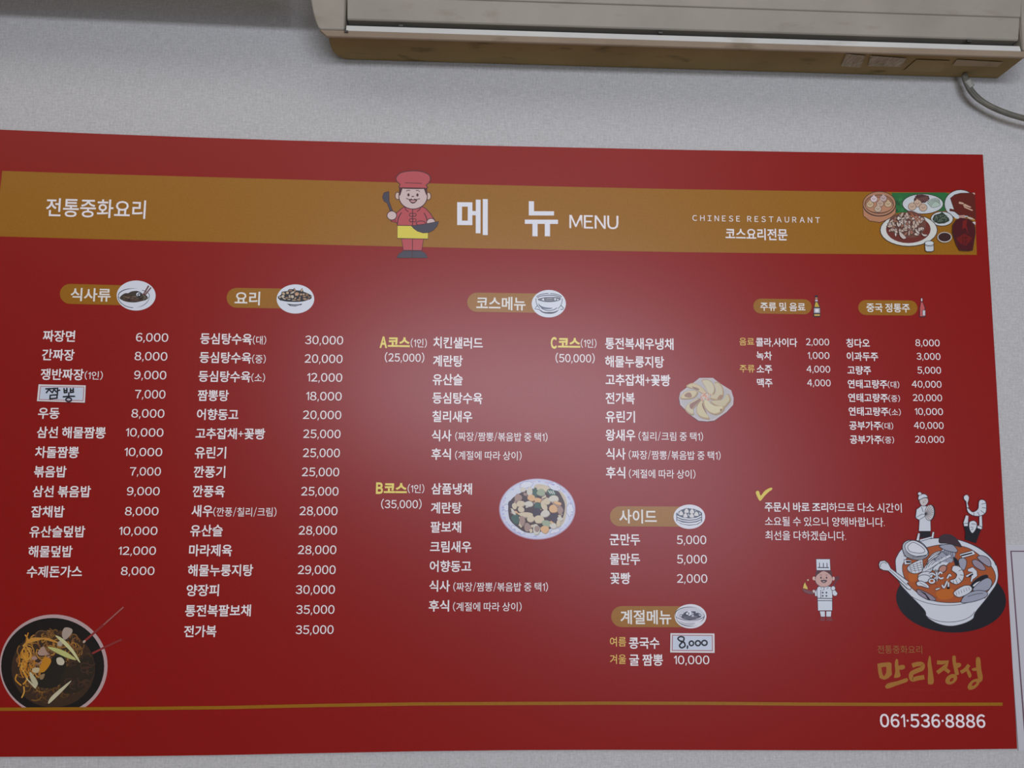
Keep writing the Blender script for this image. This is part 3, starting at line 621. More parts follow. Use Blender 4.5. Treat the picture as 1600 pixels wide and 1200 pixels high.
p.eo((.68, .71, .66, 1), O, 9, 685, 530, 340, 192)
p.e((.17, .035, .025, 1), 680, 520, 266, 165)
p.f_((.17, .07, .05, 1), [(450, 420), (520, 350), (640, 320), (720, 300), (860, 370), (890, 470), (850, 560), (750, 620), (600, 600), (470, 540)], True)
for i in range(95):
    a = rnd.uniform(0, 6.28); q = rnd.random()**.55; x, y = 655+q*205*math.cos(a), 475+q*140*math.sin(a)
    c = rnd.choice([(.66, .56, .48, 1), (.72, .64, .58, 1), (.55, .42, .33, 1), (.60, .48, .40, 1), (.36, .16, .10, 1)])
    r = rnd.uniform(0, 180); a_, b_ = rnd.uniform(20, 36), rnd.uniform(9, 17)
    if i % 12 == 0: p.up()
    p.e(O, x, y, a_+5, b_+5, r, n=10); p.e(c, x, y, a_, b_, r, n=10)
p.fo((.62, .54, .48, 1), O, 5, [(570, 545), (600, 560), (655, 620), (620, 636), (580, 600)], True).fo((.62, .54, .48, 1), O, 5, [(830, 545), (855, 575), (910, 585), (880, 606), (845, 590)], True)
p.f_((.35, .13, .08, 1), [(690, 315), (730, 335), (800, 410), (780, 425)]).f_((.35, .13, .08, 1), [(745, 330), (775, 345), (840, 420), (820, 420)])
p.fo((.58, .64, .66, 1), O, 8, [(875, 675), (980, 670), (985, 770), (960, 786), (900, 786), (882, 770)]).eo((.66, .72, .74, 1), O, 6, 930, 685, 54, 27).arc(O, 5, 932, 705, 50, 18, 0, 180)
p.eo((.62, .62, .60, 1), (.35, .3, .25, 1), 5, 1112, 615, 86, 62).e((.05, .018, .018, 1), 1112, 613, 76, 52)
p.fo((.075, .008, .012, 1), O, 6, [(1250, 410), (1300, 385), (1400, 400), (1450, 430), (1475, 500), (1478, 570), (1445, 770), (1400, 778), (1290, 772), (1250, 700), (1205, 560), (1208, 470)])
p.f_((.17, .010, .010, 1), [(1350, 570), (1440, 625), (1370, 715), (1300, 690), (1250, 630)]).f_((.20, .012, .012, 1), [(1330, 420), (1380, 400), (1370, 470), (1400, 580), (1360, 500), (1320, 520)])
p.f_((.62, .58, .62, 1), [(1440, 435), (1480, 430), (1480, 470)])
tag(p.done('banquet_picture', menu), 'illustration of Chinese dishes at the right end of the gold band')
text('jar_lettering', menu, '酒', (1330, 290, .13125), 1318, 1388, 655, 66, 'b', (.05, .008, .01, 1), d=p.d+3e-5)

# stir-fry plate photograph ------------------------------------------------------------
p = Pic(770, 740, .09169)
p.e((.45, .30, .42, 1), 758, 605, 652, 522, n=64).e((.60, .64, .82, 1), 758, 603, 636, 508, n=64).e((.66, .72, .84, 1), 745, 600, 590, 470, n=64)
p.f_((.62, .54, .42, 1), [(700, 230), (950, 210), (1150, 300), (1250, 430), (1260, 650), (1200, 850), (1050, 930), (800, 800)], True)
for cx, cy, rx, ry, r in ((570, 190, 115, 55, -10), (1050, 220, 115, 65, 25), (1315, 620, 60, 110, 0), (430, 960, 130, 50, 28), (230, 580, 45, 60, 0), (1060, 980, 90, 40, -20)):
    pts = []
    for i in range(24):
        a = i/24*6.2832; w = 1+.10*math.cos(a*7); x, y = rx*w*math.cos(a), ry*w*math.sin(a); q = math.radians(r); pts.append((cx+x*math.cos(q)-y*math.sin(q), cy+x*math.sin(q)+y*math.cos(q)))
    p.fo((.72, .76, .86, 1), (.30, .34, .58, 1), 8, pts)
for i in range(60):
    a = rnd.uniform(0, 6.28); p.e(rnd.choice([(.42, .46, .76, 1), (.5, .52, .8, 1), (.62, .56, .72, 1)]), 758+590*math.cos(a), 603+470*math.sin(a), rnd.uniform(10, 26), rnd.uniform(8, 18), n=8)
p.d += 0
p.f_((.07, .045, .055, 1), [(265, 560), (310, 450), (400, 370), (560, 290), (700, 260), (880, 320), (1090, 290), (1190, 420), (1230, 560), (1190, 760), (1090, 880), (960, 950), (760, 1000), (560, 1000), (400, 900), (300, 800), (270, 700)], True)
Cs = {'c': (.66, .58, .42, 1), 'o': (.74, .46, .24, 1), 'g': (.06, .13, .11, 1), 'w': (.66, .64, .56, 1), 'm': (.38, .27, .24, 1), 'd': (.06, .045, .08, 1), 'l': (.34, .42, .30, 1)}
for i in range(90):
    a = rnd.uniform(0, 6.28); q = rnd.random()**.5; x, y = 740+q*450*math.cos(a), 630+q*340*math.sin(a)
    if i % 15 == 0: p.up()
    p.e(Cs[rnd.choice('cwmmdcomd')], x, y, rnd.uniform(18, 42), rnd.uniform(14, 28), rnd.uniform(0, 180), n=7); p.d -= STEP*.8
for (k, x, y, a, b_, r) in (('w', 515, 270, 50, 40, 0), ('w', 630, 300, 48, 70, 5), ('g', 720, 320, 40, 80, 0), ('c', 860, 260, 110, 45, 0), ('l', 820, 320, 75, 60, 0), ('g', 1000, 325, 80, 60, 30), ('m', 430, 410, 62, 68, 20), ('d', 310, 520, 50, 60, 0), ('o', 655, 410, 64, 56, 0), ('o', 765, 455, 62, 40, 0),
    ('c', 475, 515, 80, 52, -10), ('c', 370, 550, 42, 52, 0), ('c', 480, 610, 58, 48, 0), ('w', 615, 515, 72, 48, 0), ('g', 765, 560, 62, 70, 0), ('d', 760, 650, 75, 70, 0), ('c', 870, 540, 50, 90, -20), ('c', 920, 470, 60, 60, 40), ('w', 1040, 430, 85, 62, 0), ('m', 1090, 520, 80, 40, 20),
    ('o', 1025, 600, 76, 66, 0), ('w', 890, 680, 76, 66, 0), ('c', 560, 700, 120, 40, 0), ('g', 385, 770, 70, 90, -10), ('w', 350, 650, 25, 60, -30), ('m', 500, 800, 50, 90, 0), ('c', 650, 770, 70, 60, -30), ('c', 790, 780, 92, 68, 5), ('l', 920, 850, 85, 52, 15), ('d', 1040, 750, 60, 80, 0),
    ('w', 1145, 770, 48, 36, 0), ('w', 1030, 890, 58, 52, 0), ('m', 590, 910, 60, 70, 0), ('c', 650, 975, 26, 36, 0), ('w', 745, 955, 62, 90, 0), ('m', 748, 935, 40, 50, 0), ('o', 885, 950, 74, 66, 0), ('c', 1120, 850, 36, 60, 0), ('m', 1150, 620, 50, 70, 0), ('o', 1100, 500, 70, 26, 15)):
    n = 9; pts = []; q = math.radians(r)
    for i in range(n):
        t = i/n*6.2832; w = rnd.uniform(.86, 1.1); xx, yy = a*w*math.cos(t), b_*w*math.sin(t); pts.append((x+xx*math.cos(q)-yy*math.sin(q), y+xx*math.sin(q)+yy*math.cos(q)))
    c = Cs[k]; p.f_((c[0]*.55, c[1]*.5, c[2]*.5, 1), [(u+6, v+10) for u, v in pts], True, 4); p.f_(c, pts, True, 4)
for k in range(3): p.l((.62, .70, .62, 1), 16, [(945+k*38, 285+k*2), (985+k*34, 340+k*6)], True)
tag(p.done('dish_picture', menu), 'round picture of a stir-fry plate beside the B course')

# dumpling plate photograph -------------------------------------------------------------
p = Pic(1045, 580, .07502)
pl = [(640, 140), (920, 140), (1060, 250), (1300, 400), (1350, 560), (1340, 700), (1200, 850), (950, 1025), (800, 1045), (620, 1030), (480, 930), (240, 700), (215, 560), (240, 440), (400, 320), (540, 220)]
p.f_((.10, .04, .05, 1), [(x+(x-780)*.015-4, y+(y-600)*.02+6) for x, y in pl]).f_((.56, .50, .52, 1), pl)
p.f_((.48, .47, .48, 1), [(780+(x-780)*.92, 600+(y-600)*.92) for x, y in pl])
DC, DS, DB = (.62, .56, .34, 1), (.30, .22, .13, 1), (.46, .34, .20, 1)
for pts, ins in (([(690, 180), (800, 170), (900, 230), (960, 340), (950, 450), (900, 510), (820, 470), (760, 330), (700, 230)], (.62, .57, .40, 1)), ([(950, 240), (1040, 230), (1110, 310), (1140, 430), (1120, 540), (1050, 600), (930, 600), (850, 560), (940, 490), (990, 380)], (.60, .53, .36, 1)),
    ([(1200, 490), (1250, 480), (1290, 590), (1230, 680), (1150, 750), (980, 720), (870, 650), (880, 620), (1050, 610), (1160, 570)], (.58, .52, .34, 1)), ([(730, 580), (800, 600), (880, 680), (1000, 730), (1160, 740), (1110, 850), (980, 905), (860, 870), (770, 790), (720, 680)], (.66, .60, .38, 1)),
    ([(640, 620), (700, 600), (720, 740), (790, 880), (850, 990), (760, 990), (650, 950), (580, 860), (585, 730)], (.62, .55, .34, 1)), ([(600, 560), (660, 590), (600, 680), (510, 780), (520, 900), (430, 890), (340, 800), (380, 700), (470, 640)], (.60, .54, .36, 1)),
    ([(230, 560), (280, 480), (370, 420), (500, 400), (600, 420), (580, 500), (500, 560), (340, 580)], (.62, .54, .34, 1)), ([(360, 310), (460, 250), (560, 260), (700, 340), (780, 430), (760, 490), (660, 440), (560, 380), (460, 350)], (.62, .52, .32, 1))):
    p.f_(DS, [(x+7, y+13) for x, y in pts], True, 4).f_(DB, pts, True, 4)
    cx, cy = sum(q[0] for q in pts)/len(pts), sum(q[1] for q in pts)/len(pts)
    p.f_(ins, [(cx+(x-cx)*.86-4, cy+(y-cy)*.86-5) for x, y in pts], True, 4)
for pts, c in (([(440, 690), (520, 640), (650, 570), (640, 620), (520, 740), (490, 790), (440, 760)], (.30, .16, .13, 1)), ([(320, 510), (380, 450), (450, 450), (480, 530), (400, 550)], (.34, .20, .15, 1)), ([(480, 320), (600, 350), (640, 390), (560, 385)], (.30, .20, .15, 1)),
    ([(700, 660), (760, 800), (800, 900), (760, 850), (700, 740)], (.30, .17, .12, 1)), ([(1060, 500), (1120, 500), (1090, 570), (1010, 580)], (.40, .24, .15, 1)), ([(1070, 790), (1110, 790), (1080, 840)], (.25, .15, .1, 1))): p.f_(c, pts, True, 4)
for i in range(26): p.e(rnd.choice([(.70, .34, .22, 1), (.74, .52, .42, 1), (.66, .26, .15, 1), (.72, .62, .5, 1)]), rnd.gauss(740, 70), rnd.gauss(530, 45), rnd.uniform(14, 34), rnd.uniform(8, 18), rnd.uniform(0, 180), n=7); p.d -= STEP*.7
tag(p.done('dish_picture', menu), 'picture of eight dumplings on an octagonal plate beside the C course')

# noodle bowl photograph bottom left -------------------------------------------------------
p = Pic(0, 930, .225, clips=[lambda q: 1105.4-q[1]])
p.e((.50, .36, .36, 1), 372, 490, 375, 356, n=72).e((.012, .010, .010, 1), 366, 492, 358, 334, n=64)
p.e((.05, .028, .018, 1), 370, 510, 290, 270, n=40)
for i in range(260):
    a = rnd.uniform(0, 6.28); q = rnd.random()**.5; x, y = 370+q*245*math.cos(a), 490+q*240*math.sin(a)
    lit = max(0, 1-((x-230)**2+(y-440)**2)**.5/300)+max(0, .7-((x-500)**2+(y-350)**2)**.5/180)
    base = rnd.choice([(.42, .19, .03), (.30, .12, .03), (.20, .10, .04), (.55, .26, .04)]); lit = min(1, .16+lit*rnd.uniform(.6, 1.3))
    c = (base[0]*lit+.02, base[1]*lit+.015, base[2]*lit+.01, 1)
    r = rnd.uniform(14, 44); s0 = rnd.uniform(0, 360); 
    p.arc(c, rnd.uniform(6, 10), x, y, r*rnd.uniform(.6, 1.4), r, s0, s0+rnd.uniform(90, 230), rnd.uniform(0, 90), n=9)
    p.d -= STEP*.85
for i in range(26):
    x, y = 175+rnd.gauss(0, 22), 490+rnd.gauss(0, 95); p.l(rnd.choice([(.60, .27, .03, 1), (.50, .20, .02, 1), (.66, .34, .06, 1)]), 9, [(x, y-40), (x+rnd.uniform(-25, 25), y), (x+rnd.uniform(-20, 30), y+40)], True); p.d -= STEP*.8
for i in range(12):
    x = 240+i*10; p.l((.58, .28, .05, 1), 8, [(x-70, 340-i*3), (x-20, 300), (x+60, 300+i*3)], True); p.d -= STEP*.8
p.f_((.02, .018, .014, 1), [(330, 470), (420, 400), (460, 480), (440, 580), (380, 640), (280, 640), (260, 600)], True).f_((.03, .022, .014, 1), [(480, 480), (620, 420), (650, 540), (560, 660), (450, 680), (420, 600)], True)
for i in range(18):
    x, y = rnd.uniform(450, 640), rnd.uniform(440, 670); p.arc((.07, .035, .022, 1), 7, x, y, 28, 20, rnd.uniform(0, 180), rnd.uniform(200, 340), n=7); p.d -= STEP*.8
for pts, c in (([(430, 270), (450, 225), (500, 235), (495, 270), (450, 310)], (.42, .34, .28, 1)), ([(400, 330), (440, 300), (430, 350), (405, 352)], (.42, .36, .28, 1)), ([(262, 400), (300, 355), (330, 400), (345, 410), (285, 420)], (.42, .28, .22, 1)), ([(270, 470), (340, 420), (330, 450), (240, 490)], (.40, .22, .17, 1)),
    ([(300, 440), (340, 435), (355, 465), (310, 530), (275, 525)], (.55, .24, .02, 1)), ([(225, 510), (262, 502), (275, 515), (262, 538), (230, 536)], (.58, .47, .28, 1)), ([(393, 440), (425, 432), (448, 460), (435, 485), (400, 478)], (.60, .55, .40, 1)),
    ([(205, 530), (235, 560), (260, 600), (262, 620), (245, 640), (215, 590)], (.52, .50, .33, 1)), ([(180, 570), (245, 635), (240, 645), (190, 590)], (.60, .56, .35, 1)), ([(335, 740), (360, 700), (430, 640), (490, 595), (485, 610), (420, 680), (345, 750)], (.58, .54, .36, 1)),
    ([(330, 360), (400, 370), (470, 400), (530, 448), (480, 440), (400, 405)], (.52, .54, .20, 1)), ([(385, 280), (440, 305), (510, 380), (555, 460), (545, 460), (490, 390), (430, 330)], (.62, .62, .32, 1)), ([(215, 440), (240, 420), (260, 440), (240, 450)], (.40, .25, .2, 1)), ([(275, 560), (310, 545), (300, 580), (280, 585)], (.30, .2, .1, 1))):
    p.f_(c, pts, True, 4)
p.l((.26, .035, .035, 1), 15, [(580, 325), (720, 205), (858, 82)]).l((.26, .035, .035, 1), 14, [(640, 405), (740, 355), (845, 308)]).l((.42, .16, .14, 1), 5, [(720, 205), (858, 82)]).e((.5, .4, .3, 1), 585, 322, 12, 8, -40)
tag(p.done('dish_picture', menu), 'dark bowl of black bean noodles with red chopsticks, bottom left of the board')

# seafood noodle bowl with two little cooks --------------------------------------------------
O = (.035, .035, .05, 1); WT = (.66, .71, .78, 1); GR = (.34, .37, .46, 1); BK = (.012, .013, .02, 1); SO = (.42, .10, .028, 1)
p = Pic(1360, 760, .2)
p.e(BK, 630, 880, 430, 262, 3, n=56)
p.fo(WT, O, 6, [(195, 600), (210, 540), (260, 480), (400, 420), (540, 404), (700, 420), (860, 490), (970, 590), (998, 680), (985, 760), (940, 830), (900, 885), (820, 985), (800, 1035), (720, 1075), (620, 1092), (520, 1070), (440, 1020), (420, 965), (300, 840), (220, 740)], True)
p.arc(O, 4, 612, 960, 205, 100, 10, 165).arc(O, 4, 598, 700, 385, 230, 60, 150).arc(O, 4, 600, 660, 385, 240, 295, 350)
p.fo(SO, O, 5, [(250, 640), (265, 590), (330, 520), (470, 470), (600, 455), (760, 480), (880, 560), (955, 640), (978, 720), (940, 790), (880, 850), (760, 895), (600, 908), (450, 880), (330, 800), (270, 720)], True)
for i in range(16): p.l(rnd.choice([(.24, .05, .02, 1), (.55, .16, .03, 1)]), 5, [(x0 := rnd.uniform(320, 880), y0 := rnd.uniform(700, 880)), (x0+rnd.uniform(10, 40), y0+rnd.uniform(-6, 8))], bump=(i == 0))
p.f_((.50, .13, .02, 1), [(300, 680), (370, 690), (350, 740), (310, 740)], True).f_((.52, .14, .02, 1), [(520, 820), (640, 800), (640, 870), (540, 880)], True)
# noodles
for i, (x, y, rx, ry, r) in enumerate(((520, 560, 80, 46, -30), (520, 580, 110, 40, -35), (600, 540, 60, 60, 0), (480, 620, 100, 34, -38), (560, 600, 90, 36, -38), (430, 700, 60, 34, -10), (420, 720, 50, 30, 0))):
    p.eo(WT, O, 5, x, y, rx, ry, r)
for i in range(7): p.arc(O, 4, 520+i*4, 590+i*6, 120-i*8, 62-i*6, 190, 340, -32)
p.f_(GR, [(500, 580), (560, 510), (640, 490), (665, 530), (640, 590), (560, 590)], True).l(O, 4, [(500, 580), (560, 510), (640, 490), (665, 530), (640, 590)], True)
for i in range(6): p.l(O, 4, [(560+i*16, 505+i*2), (600+i*10, 545+i*6)])
for a in range(5): p.l(WT, 18, [(430+a*12, 655-a*7), (500+a*12, 610-a*7), (570+a*14, 565-a*6)], True).l(O, 3, [(430+a*12, 664-a*7), (500+a*12, 619-a*7), (570+a*14, 574-a*6)], True)
for i in range(14): p.e(O, rnd.uniform(480, 600), rnd.uniform(550, 610), 3.5, 3.5, n=6)
p.fo(WT, O, 5, [(400, 570), (410, 600), (405, 660), (350, 682), (300, 665), (290, 630), (330, 600)], True)
for i in range(4): p.l(O, 3, [(305+i*28, 615-i*10), (325+i*28, 678-i*4)]); p.l(O, 3, [(296, 628+i*12), (405, 590+i*20)])
# scallop top left
p.fo((.50, .53, .60, 1), O, 6, [(250, 480), (262, 440), (310, 420), (400, 440), (450, 500), (448, 545), (400, 572), (320, 568), (270, 540)], True)
p.fo(WT, O, 5, [(272, 455), (330, 422), (400, 448), (448, 505), (430, 540), (350, 545), (285, 510)], True).fo((.72, .76, .82, 1), O, 4, [(295, 465), (330, 438), (370, 452), (410, 480), (425, 508), (390, 522), (320, 512), (295, 490)], True)
for i in range(4): p.l(O, 3, [(258, 500+i*14), (330, 545+i*6), (440, 535+i*8)], True)
# mussels
def shell(pts, c, inner=None):
    p.fo(c, O, 5, pts, True)
    if inner: p.f_(inner[1], inner[0], True)
shell([(540, 440), (545, 395), (590, 375), (650, 390), (695, 440), (710, 472), (670, 465), (600, 445)], (.05, .03, .04, 1))
shell([(540, 470), (570, 455), (640, 455), (680, 500), (660, 515), (590, 500)], GR)
shell([(650, 555), (680, 575), (690, 610), (665, 615)], BK)
shell([(690, 575), (730, 560), (752, 590), (735, 650), (705, 640)], GR)
shell([(795, 585), (825, 572), (870, 600), (900, 645), (870, 655), (815, 625)], (.32, .27, .34, 1))
shell([(835, 555), (870, 540), (920, 560), (942, 600), (930, 628), (880, 600)], (.34, .32, .40, 1))
shell([(780, 790), (810, 740), (870, 700), (915, 695), (910, 740), (850, 790)], BK)
p.f_(WT, [(800, 780), (830, 750), (880, 738), (860, 770)], True)
shell([(800, 810), (850, 750), (915, 715), (950, 745), (930, 800), (880, 820)], GR)
shell([(710, 905), (740, 850), (820, 815), (900, 820), (915, 850), (870, 880), (780, 905)], GR)
p.l(O, 4, [(760, 860), (830, 840), (880, 835)], True)
shell([(362, 820), (375, 805), (430, 825), (490, 860), (510, 890), (450, 885), (385, 850)], (.30, .26, .33, 1)); p.f_(BK, [(375, 808), (430, 850), (450, 885), (470, 888), (430, 835)])
# squid pieces, shrimp
p.fo(WT, O, 5, [(695, 530), (800, 500), (820, 530), (720, 560)]).f_(BK, [(705, 537), (795, 515), (797, 525), (710, 547)])
p.fo(WT, O, 5, [(262, 572), (320, 578), (318, 605), (268, 612)]).f_(BK, [(278, 582), (318, 585), (315, 597), (280, 598)])
p.fo(WT, O, 5, [(760, 645), (800, 630), (832, 660), (836, 700), (800, 730), (795, 745), (780, 745), (790, 700), (750, 710), (745, 695), (800, 670), (762, 665)]).f_(BK, [(765, 700), (800, 678), (804, 690), (770, 712)])
p.fo(WT, O, 5, [(650, 830), (720, 780), (775, 775), (795, 805), (760, 840), (690, 866)], True)
for i in range(6): p.l(O, 3, [(668+i*20, 826-i*8), (675+i*20, 850-i*8)], True)
p.fo(WT, O, 5, [(650, 620), (700, 630), (730, 680), (722, 730), (680, 765), (640, 755), (622, 735), (660, 720), (675, 690), (655, 670), (636, 655)], True)
for q in (((700, 690), (728, 695)), ((690, 715), (715, 745)), ((668, 728), (680, 762)), ((648, 735), (650, 758)), ((690, 660), (715, 650))): p.l(O, 4, list(q))
p.eo((.50, .25, .20, 1), O, 7, 565, 645, 34, 26, -40)
for (x, y, dx, dy) in ((520, 700, -60, -20), (520, 700, -50, 30), (520, 700, 40, -30), (520, 700, 50, 20), (520, 700, 0, 40), (520, 700, -10, -45), (600, 720, 30, -30), (600, 740, -40, 50), (610, 750, 0, 50)):
    p.l(O, 20, [(x, y), (x+dx*.6, y+dy), (x+dx, y+dy*.6)], True).l(WT, 12, [(x, y), (x+dx*.6, y+dy), (x+dx, y+dy*.6)], True)
p.eo(WT, O, 5, 480, 740, 28, 22).e(SO, 480, 738, 14, 10)
p.fo(WT, O, 5, [(362, 750), (400, 740), (450, 770), (455, 795), (400, 780), (368, 775)], True).l(O, 3, [(385, 752), (440, 782)]).fo(WT, O, 4, [(505, 800), (540, 790), (545, 800), (515, 812)])
# spoon
p.fo(WT, O, 6, [(65, 610), (75, 585), (110, 578), (140, 600), (160, 640), (300, 745), (285, 755), (320, 790), (312, 808), (290, 800), (140, 660), (100, 655), (72, 640)]).l(O, 4, [(150, 650), (290, 775)]).arc(O, 4, 104, 618, 26, 24, 150, 330)
# left cook with fan shell
p.e(BK, 472, 205, 34, 62, 5)
p.fo(WT, O, 5, [(360, 180), (400, 150), (445, 155), (450, 200), (470, 260), (472, 350), (378, 350), (382, 265), (352, 245)]).f_(BK, [(385, 354), (470, 350), (470, 395), (390, 405)])
p.fo((.60, .56, .56, 1), O, 4, [(385, 100), (440, 90), (452, 120), (425, 152), (395, 145)], True).fo(WT, O, 5, [(378, 105), (375, 80), (395, 62), (430, 62), (448, 85), (420, 88)], True).eo(WT, O, 4, 385, 57, 15, 13)
p.eo((.62, .60, .62, 1), O, 4, 462, 205, 36, 62, 5)
for i in range(9): p.l(O, 3, [(425, 218), (455+38*math.sin(i*.33+.2), 260-118*(i/8))])
p.l(O, 4, [(412, 120), (420, 128)]).l(O, 4, [(425, 110), (432, 112)]).fo(WT, O, 4, [(355, 245), (400, 218), (425, 215), (425, 235), (380, 262)]).l(O, 4, [(400, 160), (412, 200)])
p.fo(WT, O, 4, [(358, 420), (372, 365), (388, 368), (380, 425)]).fo(WT, O, 4, [(475, 402), (485, 355), (500, 358), (492, 408)]).fo(WT, O, 4, [(384, 415), (480, 390), (482, 402), (390, 430)])
# right cook lifting a shrimp
p.f_(BK, [(730, 310), (780, 300), (830, 300), (872, 320), (850, 375), (825, 445), (780, 430), (738, 415), (742, 360)])
p.fo(WT, O, 5, [(725, 285), (745, 225), (768, 230), (762, 310), (730, 312)]).fo(WT, O, 5, [(850, 230), (872, 228), (876, 330), (835, 325), (850, 300)])
p.fo(WT, O, 5, [(728, 290), (762, 288), (762, 312), (732, 312)]).fo(WT, O, 5, [(838, 304), (872, 316), (868, 338), (834, 326)])
p.fo(WT, O, 5, [(778, 275), (810, 268), (832, 290), (826, 330), (798, 366), (776, 340), (770, 300)], True).l(O, 4, [(782, 318), (800, 320), (800, 338), (785, 338)]).l(O, 4, [(790, 292), (826, 296)])
p.fo(WT, O, 5, [(755, 165), (770, 175), (800, 200), (840, 175), (846, 125), (862, 104), (895, 112), (906, 150), (900, 205), (860, 230), (810, 230), (770, 210), (755, 185)], True)
for q in (((868, 138), (900, 132)), ((872, 165), (906, 170)), ((862, 188), (892, 212)), ((838, 200), (852, 228)), ((808, 205), (810, 228))): p.l(O, 4, list(q))
p.fo(WT, O, 5, [(748, 120), (730, 100), (728, 80), (742, 66), (760, 66), (772, 85), (768, 110), (760, 130), (770, 165), (752, 165)])
tag(p.done('noodle_soup_picture', menu), 'drawing of two tiny cooks on a giant bowl of seafood noodle soup')

# check mark and shop calligraphy ------------------------------------------------------------
p = Pic(*B5)
p.f_((.74, .60, .10, 1), [(76, 108), (84, 98), (95, 102), (104, 125), (125, 100), (150, 84), (166, 80), (169, 90), (150, 104), (128, 125), (106, 152), (97, 153), (86, 135)], True, 4)
p.done('check_mark', menu)
GB = (.38, .165, .03, 1)
p = Pic(1370, 1000, .1125)
def stroke(pts, c=GB): p.f_(c, pts, True, 5)
# man
p.f_(GB, [(8, 330), (70, 318), (180, 308), (205, 330), (205, 430), (212, 480), (160, 530), (105, 552), (40, 530), (20, 450)])
p.f_((.286, .0125, .008, 1), [(62, 382), (110, 370), (135, 378), (130, 460), (98, 508), (78, 470)])
stroke([(262, 272), (292, 272), (300, 340), (318, 440), (328, 500), (290, 522), (240, 520), (256, 440), (250, 350)]); stroke([(300, 365), (350, 345), (385, 355), (390, 390), (350, 412), (300, 405)])
stroke([(118, 640), (160, 600), (290, 570), (400, 532), (432, 545), (415, 582), (280, 630), (160, 674), (125, 665)])
# ri
p.l(GB, 62, [(492, 358), (560, 335), (630, 340), (628, 395), (560, 425), (480, 470), (490, 545), (570, 530), (660, 515)], True)
stroke([(725, 232), (745, 230), (758, 330), (780, 470), (792, 570), (775, 612), (730, 616), (708, 590), (712, 430), (705, 330)])
# jang
p.l(GB, 55, [(835, 310), (900, 315), (985, 305), (960, 360), (900, 410), (840, 455)], False); p.l(GB, 48, [(915, 370), (960, 410), (1010, 448)], True)
stroke([(1052, 225), (1095, 228), (1100, 310), (1130, 420), (1138, 480), (1090, 478), (1070, 400), (1052, 310)]); stroke([(1095, 322), (1155, 322), (1172, 345), (1155, 375), (1100, 385)])
p.e(GB, 1034, 545, 90, 64, -35); p.e((.286, .0125, .008, 1), 1040, 552, 34, 18, -42)
# seong
p.l(GB, 50, [(1280, 345), (1230, 410), (1165, 450)], True); stroke([(1230, 385), (1262, 385), (1300, 450), (1315, 500), (1285, 525), (1258, 470)])
stroke([(1385, 245), (1418, 240), (1438, 270), (1450, 400), (1470, 500), (1462, 565), (1420, 580), (1395, 480), (1378, 360), (1376, 280)]); stroke([(1320, 400), (1380, 385), (1400, 420), (1340, 428)])
p.e(GB, 1345, 615, 100, 55, -40); p.e((.286, .0125, .008, 1), 1352, 608, 40, 19, -40)
tag(p.done('shop_lettering', menu), 'gold brush calligraphy at the lower right')

# ------------------------------------------------------------------ stickers pasted on the board
def sticker(name, label, corners, reg, inset, strokes, width):
    ox, oy, k = reg; P = [(ox+x*k, oy+y*k) for x, y in corners]
    c = wall(sum(q[0] for q in P)/4, sum(q[1] for q in P)/4, BOARD_D)
    root = empty(name, (c.x, -BOARD_D, c.z), label=label, cat='sticker'); ROOTLOC[root.name] = root.location.copy()
    w = [wall(*q, BOARD_D+.001) for q in P]
    vs, fs = prism([(v.x, v.z) for v in w][::-1], BOARD_D+.0008, BOARD_D+.0016)
    o = sub(mesh('vinyl_backing', vs, fs, FOIL), root)
    cx = sum(q[0] for q in corners)/4; cy = sum(q[1] for q in corners)/4
    p = Pic(ox, oy, k, BOARD_D+.0018)
    xs = [q[0] for q in corners]; ys = [q[1] for q in corners]
    sx = 1-2*inset/(max(xs)-min(xs)); sy = 1-2*inset/(max(ys)-min(ys))
    q = [(cx+(a-cx)*sx, cy+(b_-cy)*sy) for a, b_ in corners]
    p.f_((.42, .12, .14, 1), q)
    sx -= 10/(max(xs)-min(xs)); sy -= 10/(max(ys)-min(ys))
    p.f_((.60, .68, .80, 1), [(cx+(a-cx)*sx, cy+(b_-cy)*sy) for a, b_ in corners])
    p.done('printed_frame', root)
    p = Pic(ox, oy, k, BOARD_D+.0021)
    for st in strokes:
        if len(st) == 5 and not isinstance(st[0], tuple): p.arc(K_, width, st[0], st[1], st[2], st[3], 0, 360); continue
        p.l((.014, .014, .022, 1), width, st, len(st) > 2)
        for e_ in (st[0], st[-1]): p.e((.014, .014, .022, 1), e_[0], e_[1], width/2, n=8)
    tag(p.done('handwriting', root), 'black marker handwriting')
    return root
sticker('name_sticker', 'white sticker with a handwritten black two-syllable dish name, left column', [(303, 903), (671, 911), (664, 1046), (290, 1034)], R4, 13,
  [[(358, 938), (400, 936)], [(385, 938), (362, 968)], [(385, 945), (402, 962)], [(405, 936), (440, 934)], [(425, 938), (408, 968)], [(428, 948), (440, 962)], [(450, 932), (448, 985)], [(450, 952), (466, 948)],
   [(392, 988), (390, 1018)], [(392, 988), (446, 984)], [(446, 984), (444, 1010)], [(390, 1016), (446, 1010)],
   [(500, 936), (502, 968)], [(522, 934), (522, 966)], [(501, 952), (522, 950)], [(502, 968), (523, 965)], [(550, 936), (550, 966)], [(572, 934), (572, 964)], [(550, 950), (572, 948)], [(550, 966), (574, 962)],
   [(538, 968), (536, 996)], [(494, 1000), (540, 996), (582, 996)], (536, 1022, 22, 15, 0)], 11)
sticker('price_sticker', 'white sticker with a handwritten black price, in the seasonal menu', [(486, 907), (770, 909), (771, 1034), (484, 1031)], B3, 11,
  [[(560, 965), (535, 945), (548, 930), (572, 935), (570, 958), (545, 985), (558, 1002), (580, 990), (575, 968), (556, 958)], [(597, 990), (596, 1004)], (622, 973, 14, 15, 0), (664, 972, 16, 16, 0), (706, 970, 17, 16, 0)], 10)

